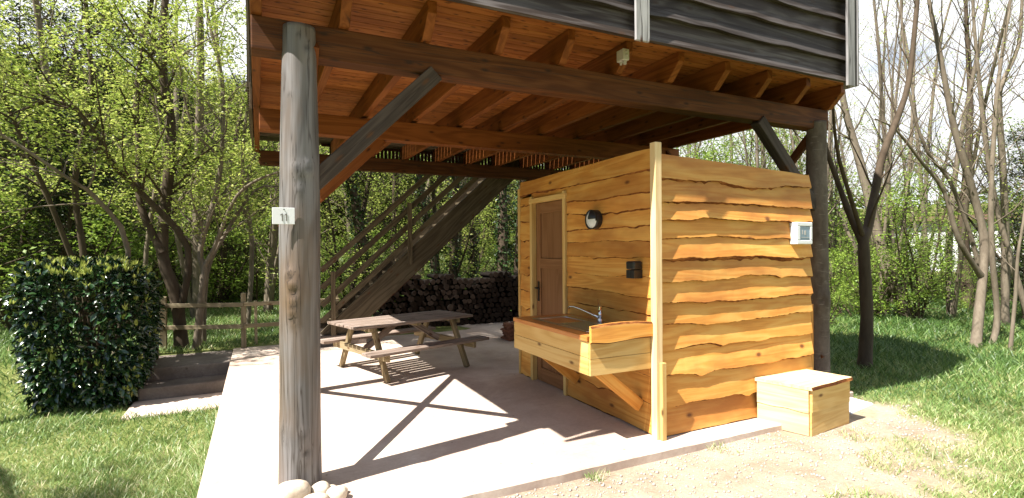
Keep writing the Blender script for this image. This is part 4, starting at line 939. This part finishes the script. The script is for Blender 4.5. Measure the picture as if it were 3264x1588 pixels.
# the wood behind: prototypes, then copies of tree and parts
def stem(h, g, lean=.12, n=7): 
    P = [np.array([0, 0, -.3])]; d = np.array([g.normal(0, lean), g.normal(0, lean), 1.])
    for i in range(n-1): d = unit(d+g.normal(0, .05, 3)*np.array([1, 1, .2])+np.array([0, 0, .08])); P.append(P[-1]+d*h/(n-1))
    return P
def proto(kind, seed):
    g = np.random.default_rng(seed)
    if kind == 'slender':
        ms = [(stem(g.uniform(10, 13), g), g.uniform(.09, .14), .02)]
        if g.random() < .6: ms.append((stem(g.uniform(7, 10), g, .28), .07, .015))
        return ms, 'bark_g', 'leaf_y', dict(dens=(2.6, 3.6, 2.4), lens=(2.2, 1.0, .5), start=.12, leaf_lv=2, leaf_n=2, up=.1, per=3, size=.075, jit=.10, seg=7)
    if kind == 'leafy':
        ms = [(stem(g.uniform(7, 9), g), g.uniform(.08, .12), .02), (stem(g.uniform(4, 6), g, .35), .06, .015)]
        return ms, 'bark_l', 'leaf_y', dict(dens=(3.6, 4.2, 2.6), lens=(2.2, 1.0, .5), start=.05, leaf_lv=2, leaf_n=3, up=.02, per=4, size=.085, jit=.12, seg=7, spread=1.)
    if kind == 'bare':
        ms = [(stem(g.uniform(10, 13), g), g.uniform(.07, .10), .012), (stem(g.uniform(8, 11), g, .2), .055, .010)]
        return ms, 'bark_g', 'leaf_y', dict(dens=(3.2, 4.6, 3.6), lens=(2.3, 1.1, .5), start=.25, leaf_lv=3, leaf_n=1, up=.10, spread=.8, rk=.28, per=1, size=.06, jit=.05, seg=7)
    if kind == 'bush':
        ms = [(stem(g.uniform(1.8, 2.8), g, .5, 5), .03, .008) for _ in range(7)]
        return ms, 'bark_l', 'leaf_g', dict(dens=(5, 5, 3), lens=(.9, .5, .25), start=.05, leaf_lv=2, leaf_n=3, per=4, size=.075, jit=.07, seg=5, spread=1.)
    if kind == 'understory':
        ms = [(stem(g.uniform(4.5, 6), g, .3, 6), .05, .01) for _ in range(4)]
        return ms, 'bark_l', 'leaf_g', dict(dens=(3.4, 4.2, 2.6), lens=(1.6, .8, .4), start=.08, leaf_lv=2, leaf_n=3, per=4, size=.085, jit=.11, seg=5, spread=1.1)
    if kind == 'evergreen':
        ms = [(stem(g.uniform(9, 11), g, .05), .18, .03)]
        return ms, 'bark_d', 'leaf_d', dict(dens=(7, 4.6, 2.6), lens=(2.6, 1.1, .5), start=.02, leaf_lv=2, leaf_n=3, up=-.02, per=4, size=.11, jit=.14, seg=7, spread=1.2)
    if kind == 'ivied':
        ms = [(stem(g.uniform(9, 11), g, .10), .14, .04)]
        return ms, 'bark_d', 'leaf_y', dict(dens=(2.0, 3.2, 2.4), lens=(2.2, 1.0, .5), start=.35, leaf_lv=2, leaf_n=2, up=.05, per=3, size=.08, jit=.1, seg=7)
LAB = {'slender': ('slender_tree', 'slender woodland tree with thin fresh yellow leaves in the wood behind the house', 'tree', 'slender spring trees in the wood'),
       'leafy': ('leafy_tree', 'bushy yellow-green spring tree in the wood behind the patio', 'tree', 'leafy spring trees in the wood'),
       'bare': ('bare_tree', 'tall bare-twigged tree against the bright sky behind the lawn', 'tree', 'bare trees against the sky'),
       'bush': ('bush', 'leafy green bush growing in the rough grass below the trees', 'bush', 'green bushes below the trees'),
       'understory': ('young_tree', 'young green many-stemmed tree filling the wood edge behind the lawn', 'tree', 'young trees at the wood edge'),
       'evergreen': ('evergreen_tree', 'dark dense evergreen tree in the shaded wood', 'tree', 'dark evergreen trees'),
       'ivied': ('ivy_clad_tree', 'dark trunk wrapped in ivy seen below the raised terrace', 'tree', 'ivy-clad trunks behind the woodpile')}
def copy_tree(o, parent=None):
    c = o.copy(); COL.objects.link(c)
    if parent is not None: c.parent = parent
    for ch in o.children: copy_tree(ch, c)
    return c
PROTO = {}
used = {}
def plant(kind, x, y, s=1., rz=None, v=None, label=None, group=True):
    nv = 3 if kind in ('slender', 'leafy', 'bare', 'understory') else 2
    v = (used.get(kind, 0) % nv) if v is None else v
    used[kind] = used.get(kind, 0)+1
    if (kind, v) not in PROTO:
        ms, bark, lf, kw = proto(kind, 500+len(kind)*17+v*7+sum(map(ord, kind)))
        nm, lab, cat, grp = LAB[kind]
        o = tree(nm, lab, cat, (0, 0, 0), ms, 700+v*13+len(kind), bark, lf, grp, **kw)
        if kind == 'ivied':
            g = np.random.default_rng(v+3); P = smooth_path(ms[0][0], 30); P = P[P[:, 2] < 6.5]
            A = np.repeat(P, 14, 0); th = g.uniform(0, 6.283, len(A)); rr = .13+.05*g.random(len(A)); A = A+np.stack([rr*np.cos(th), rr*np.sin(th), g.normal(0, .02, len(A))], 1)
            V, F, T = leaves(A, g, 1, .085, .03, .2, .9); c = rawmesh('ivy', V, F, [M['ivy']], tone=T); c.parent = o
        PROTO[(kind, v)] = o
    else: o = copy_tree(PROTO[(kind, v)])
    if label:
        o['label'] = label
        if 'group' in o: del o['group']
    o.location = (x, y, float(gh(x, y))-.02); o.scale = (s, s, s); o.rotation_euler = (0, 0, random.uniform(0, 6.28) if rz is None else rz)
    return o
def at(az, d): return d*math.sin(R(25.8+az)), d*math.cos(R(25.8+az))
pr = random.Random(77)
# azimuth is measured from the middle of the picture, minus to the left
for az, d, k, s in [(-44, 18, 'evergreen', .8), (-40, 20, 'evergreen', .8), (-36.5, 19, 'evergreen', .7), (-47, 20, 'evergreen', .9), (-33, 21, 'evergreen', .7), (-29.5, 20, 'evergreen', .6), (-42, 17, 'leafy', 1.1), (-38, 18.5, 'leafy', 1.1), (-45, 16, 'leafy', 1.1), (-40, 15.5, 'slender', .9), (-34, 22, 'evergreen', .6), (-43, 13.5, 'bush', 1.4), (-39, 14, 'bush', 1.2), (-30, 16, 'bush', 1.2), (-26, 16, 'bush', 1.1), (-34, 15, 'bush', 1.),
                    (-41, 13.6, 'evergreen', .42), (-38, 14.6, 'evergreen', .40), (-43.5, 14.5, 'evergreen', .45), (-34.5, 15.5, 'slender', 1), (-31, 13.5, 'slender', .9), (-29, 16, 'leafy', 1), (-27.5, 19, 'slender', 1.1), (-25, 14, 'slender', .95), (-47, 15.5, 'slender', 1.), (-50, 13, 'leafy', 1.), (-24, 18, 'leafy', 1.),
                    (-21, 15, 'slender', 1), (-19, 18.5, 'leafy', 1), (-17, 14.5, 'leafy', .9), (-15, 20, 'slender', 1), (-13, 16, 'leafy', .95), (-10, 19, 'slender', 1.), (-8, 15, 'leafy', .85), (-6, 17.5, 'slender', 1.), (-4, 21, 'leafy', 1.), (-1.5, 18.5, 'leafy', .9), (2, 22, 'slender', 1.), (5, 19, 'leafy', .95),
                    (-10, 26, 'evergreen', .6), (-28, 27, 'evergreen', .7), (-23, 20, 'slender', 1.1), (-17, 22, 'slender', 1.), (3, 25, 'slender', 1.),
                    (-6.5, 14.2, 'ivied', 1.), (-1.0, 13.5, 'ivied', 1.05), (.6, 15, 'ivied', 1.1), (-15.5, 13.6, 'ivied', 1.), (-4.2, 15.5, 'ivied', .9), (-8.2, 13.2, 'ivied', .7),
                    (-12, 13.5, 'bush', .8), (-17, 15.5, 'bush', .9), (-5, 16.5, 'bush', 1), (-21.5, 14.5, 'bush', .9),
                    (12, 24, 'bare', 1), (15, 20, 'bare', 1), (18.5, 23, 'bare', 1.05), (20, 30, 'bare', 1.2), (22.5, 19, 'bare', 1.), (24.5, 22, 'bare', 1), (26.8, 17, 'bare', .9), (29, 24, 'bare', 1.1), (31, 18.5, 'bare', 1), (33.5, 22, 'bare', 1.05), (36, 17, 'bare', 1.), (38.5, 21, 'bare', 1.1), (43.5, 20, 'bare', 1.1), (46, 16, 'bare', 1.), (25.5, 14.5, 'bare', .8), (30, 15.5, 'bare', .85), (32.5, 27, 'bare', 1.2), (37.5, 25, 'bare', 1.2), (35, 14.5, 'bare', .8), (39.8, 15, 'bare', .9), (19, 16, 'bare', .8), (45, 13, 'bare', .75), (28, 30, 'bare', 1.25), (34.5, 31, 'bare', 1.25),
                    (10, 18, 'leafy', .9), (14, 17, 'understory', 1.), (17, 19, 'understory', 1.), (20, 17.5, 'understory', 1), (23, 16, 'understory', 1.), (25.5, 19, 'understory', 1.05), (27.5, 15.2, 'understory', .95), (29.3, 20, 'understory', 1.1), (31.8, 24, 'understory', 1.1), (34, 18, 'understory', .85), (22, 25, 'understory', 1.2), (26, 27, 'understory', 1.2), (46, 20, 'understory', 1.1), (17.5, 26, 'understory', 1.2),
                    (33.5, 13.8, 'bush', .9), (39.3, 21, 'understory', .62), (42.4, 24, 'understory', .7), (40.8, 17, 'bush', .55), (35.3, 15, 'bush', .8), (30, 12, 'bush', .5), (31.2, 14, 'bush', .7), (44.3, 15.5, 'evergreen', .40), (46.3, 17, 'evergreen', .42), (47.5, 20, 'evergreen', .5)]:
    x, y = at(az, d); plant(k, x, y, s)
x, y = at(37.6, 14.2); plant('understory', x, y, .62, label='bright green shrub between the rough leaning trunk and the pale grey stems')

# clipped laurel hedge
HG = thing('laurel_hedge', (-1.85, 7.95, -.33), 'big clipped dark green laurel hedge with glossy leaves at the left', 'hedge')
hx0, hx1, hy0, hy1, hz0, hz1 = -2.40, -1.22, 7.38, 8.62, -.30, 1.34
g = np.random.default_rng(44)
def hedge_pts(n, depth):
    """points near the skin of a rounded box"""
    out = []
    while sum(map(len, out)) < n:
        p = g.uniform(-1, 1, (n*3, 3)); q = (np.abs(p)**3.7).sum(1)**(1/3.7)
        lump = 1.05+.14*(vnoise(p[:, 0]*2+p[:, 2], p[:, 1]*2-p[:, 2]*1.3, 1.6)-.5)*2
        k = (q < lump) & (q > lump-depth*g.random(n*3)**1.5); out.append(p[k])
    p = np.concatenate(out)[:n]; c = np.array([(hx0+hx1)/2, (hy0+hy1)/2, (hz0+hz1)/2]); h = np.array([(hx1-hx0)/2, (hy1-hy0)/2, (hz1-hz0)/2])
    w_ = p.copy(); w_[:, 0] *= 1-.13*np.clip(-p[:, 2], 0, 1)**1.5; w_[:, 1] *= 1-.10*np.clip(-p[:, 2], 0, 1)**1.5
    nn = np.sign(p)*np.abs(p)**4; nn /= np.linalg.norm(nn, axis=1)[:, None]+1e-9
    return c+w_*h, nn
def hedge_leaves(n, depth, ln, ratio, upw, seed, tone0, tone1):
    P, nn = hedge_pts(n, depth); gg = np.random.default_rng(seed)
    d = nn*.75+gg.normal(0, .5, (n, 3))+np.array([0, 0, upw]); d /= np.linalg.norm(d, axis=1)[:, None]
    nr = np.array([-.25, 0, .8])+nn*.7+gg.normal(0, .30, (n, 3)); s = np.cross(d, nr); s /= np.linalg.norm(s, axis=1)[:, None]+1e-9; u = np.cross(s, d)
    l = ln*gg.uniform(.65, 1.2, n)[:, None]; w_ = l*ratio
    rows = [(0, .06, 0), (.3, .40, .05), (.62, .50, .04), (.88, .26, -.02), (1, .03, -.06)]; V = []
    for t, a, b in rows: V += [P+d*l*t-s*w_*a+u*l*(b+a*.22), P+d*l*t+u*l*b, P+d*l*t+s*w_*a+u*l*(b+a*.22)]
    V = np.stack(V, 1).reshape(-1, 3); f = []
    for r_ in range(4):
        for c_ in range(2): a_ = r_*3+c_; f.append((a_, a_+1, a_+4, a_+3))
    F = (np.array(f)[None]+(np.arange(n)*15)[:, None, None]).reshape(-1, 4)
    return V, F, np.repeat(gg.uniform(tone0, tone1, n), 15)
V, F, T = hedge_leaves(7600, .26, .108, .40, -.15, 5, 0, 1)
rawmesh('foliage', V, F, [M['laurel']], tone=T, smooth=True, parent=HG)
Q, nn = hedge_pts(900, .04); Q = Q+nn*.03; keep = (g.random(len(Q)) < np.where(nn[:, 2] > .5, 1., .22)); Q = Q[keep]
Vs = []; Fs = []; Ts = []; b = 0
for q in Q:
    k = 7; dd = g.normal(0, .30, (k, 3))+np.array([0, 0, 1.]); dd /= np.linalg.norm(dd, axis=1)[:, None]; s = np.cross(dd, g.normal(size=(k, 3))); s /= np.linalg.norm(s, axis=1)[:, None]
    l = g.uniform(.04, .085, (k, 1)); c = q+np.array([0, 0, .01])+g.normal(0, .008, (k, 3))
    Vs.append(np.stack([c, c+dd*l*.55+s*.009, c+dd*l, c+dd*l*.55-s*.009], 1).reshape(-1, 3)); Fs.append(np.arange(k*4).reshape(k, 4)+b); b += k*4; Ts.append(np.repeat(g.random(k), 4))
rawmesh('young_shoots', np.concatenate(Vs), np.concatenate(Fs), [M['shoot']], tone=np.concatenate(Ts), parent=HG)
pp = []
for k in range(26):
    x = g.uniform(hx0+.4, hx1-.4); y = g.uniform(hy0+.45, hy1-.35); pp.append((bez((x*.5-.95, y*.5+4, -.4), (x+1.9, y-8, 2.2), 1.6, g, 6, .12), np.linspace(.014, .004, 6), 5))
V, F = tubes(pp); rawmesh('stems', V, F, [M['bark_d']], parent=HG, smooth=True)

# white building glimpsed through the stems, far side of the lawn
WB = thing('white_building', (42, 19, 0), 'white building half hidden behind the pale stems and shrubs at the right', 'building')
bx, by = at(40.9, 34); ang = R(-66.7)
def wb(lo, hi, nm, mat):
    m_ = MB().box(lo, hi, 1.); rr = Matrix.Translation((bx, by, -.3)) @ Matrix.Rotation(ang, 4, 'Z'); m_.V = [tuple(rr @ Vector(v)) for v in m_.V]; return m_.build(nm, M[mat], WB)
wb((-3.2, 0, 0), (3.2, 5, 3.0), 'wall', 'render'); wb((-3.6, -.4, 3.0), (3.6, 5.4, 3.25), 'roof', 'rooft')

# far wooded slope: one mass nobody could count
def far_wood(n, seed):
    g = np.random.default_rng(seed); az = np.radians(25.8+g.uniform(-62, 62, n)); d = 24+50*g.random(n)**1.2
    az2 = np.degrees(az); k = g.random(n) < (1-.80*sstep(30, 48, az2)); k &= ~((np.abs(az2-66.6) < 4) & (d < 37)); az = az[k]; d = d[k]; n = len(d)
    x = d*np.sin(az); y = d*np.cos(az); top = (3.0+4*vnoise(x, y, .25))*(1-.55*sstep(28, 44, np.degrees(az))); z = gh(x, y)+top*g.random(n)**.8
    A = np.stack([x, y, z], 1); V, F, T = leaves(A, g, 2, .62, .35, .4, .6)
    return V, F, T*.8
V, F, T = far_wood(60000, 9)
tag(rawmesh('far_wood', V, F, [leafmat('far_wood_leaves', [(0, (.03, .045, .012)), (.5, (.11, .14, .03)), (1, (.30, .31, .07))], .35, .6, .2)], tone=T), kind='stuff')

# trees outside the frame; their shade falls across the lawns
tree('shade_tree', 'tall leafy tree outside the picture behind the path whose crown dapples the lawn', 'tree', (1.0, -3.2, -.1),
     [([(0, 0, -.2), (0, .1, 2), (0, .4, 4.2), (-.1, 1.2, 6.0), (-.3, 2.4, 7.3), (-.6, 3.4, 8.0)], .13, .02), ([(-.1, 1.2, 6.0), (.2, 2.6, 7.4), (.4, 4.0, 8.3)], .05, .015), ([(-.3, 2.4, 7.3), (-.2, 3.4, 8.0), (0, 4.3, 8.4)], .04, .012)],
     61, 'bark_l', 'leaf_y', per=4, size=.10, jit=.14, dens=(4.2, 4.2, 3.0), lens=(1.3, .8, .4), start=.6, leaf_lv=2, leaf_n=3, up=.0, spread=1.1)
tree('shade_tree', 'leafy tree outside the picture left of the hedge shading the patio edge', 'tree', (-5.2, 7.0, -.2),
     [([(0, 0, -.2), (.1, 0, 2), (.3, .1, 4.0), (.6, .2, 5.6), (1.0, .5, 7)], .11, .03), ([(.1, 0, 2.4), (-.6, -1.5, 5), (-1.5, -3.1, 7.3), (-1.9, -3.9, 8.2)], .07, .02)],
     62, 'bark_l', 'leaf_y', per=4, size=.08, jit=.1, dens=(3.2, 4., 2.6), lens=(1.3, .7, .35), start=.55, leaf_lv=2, leaf_n=3)
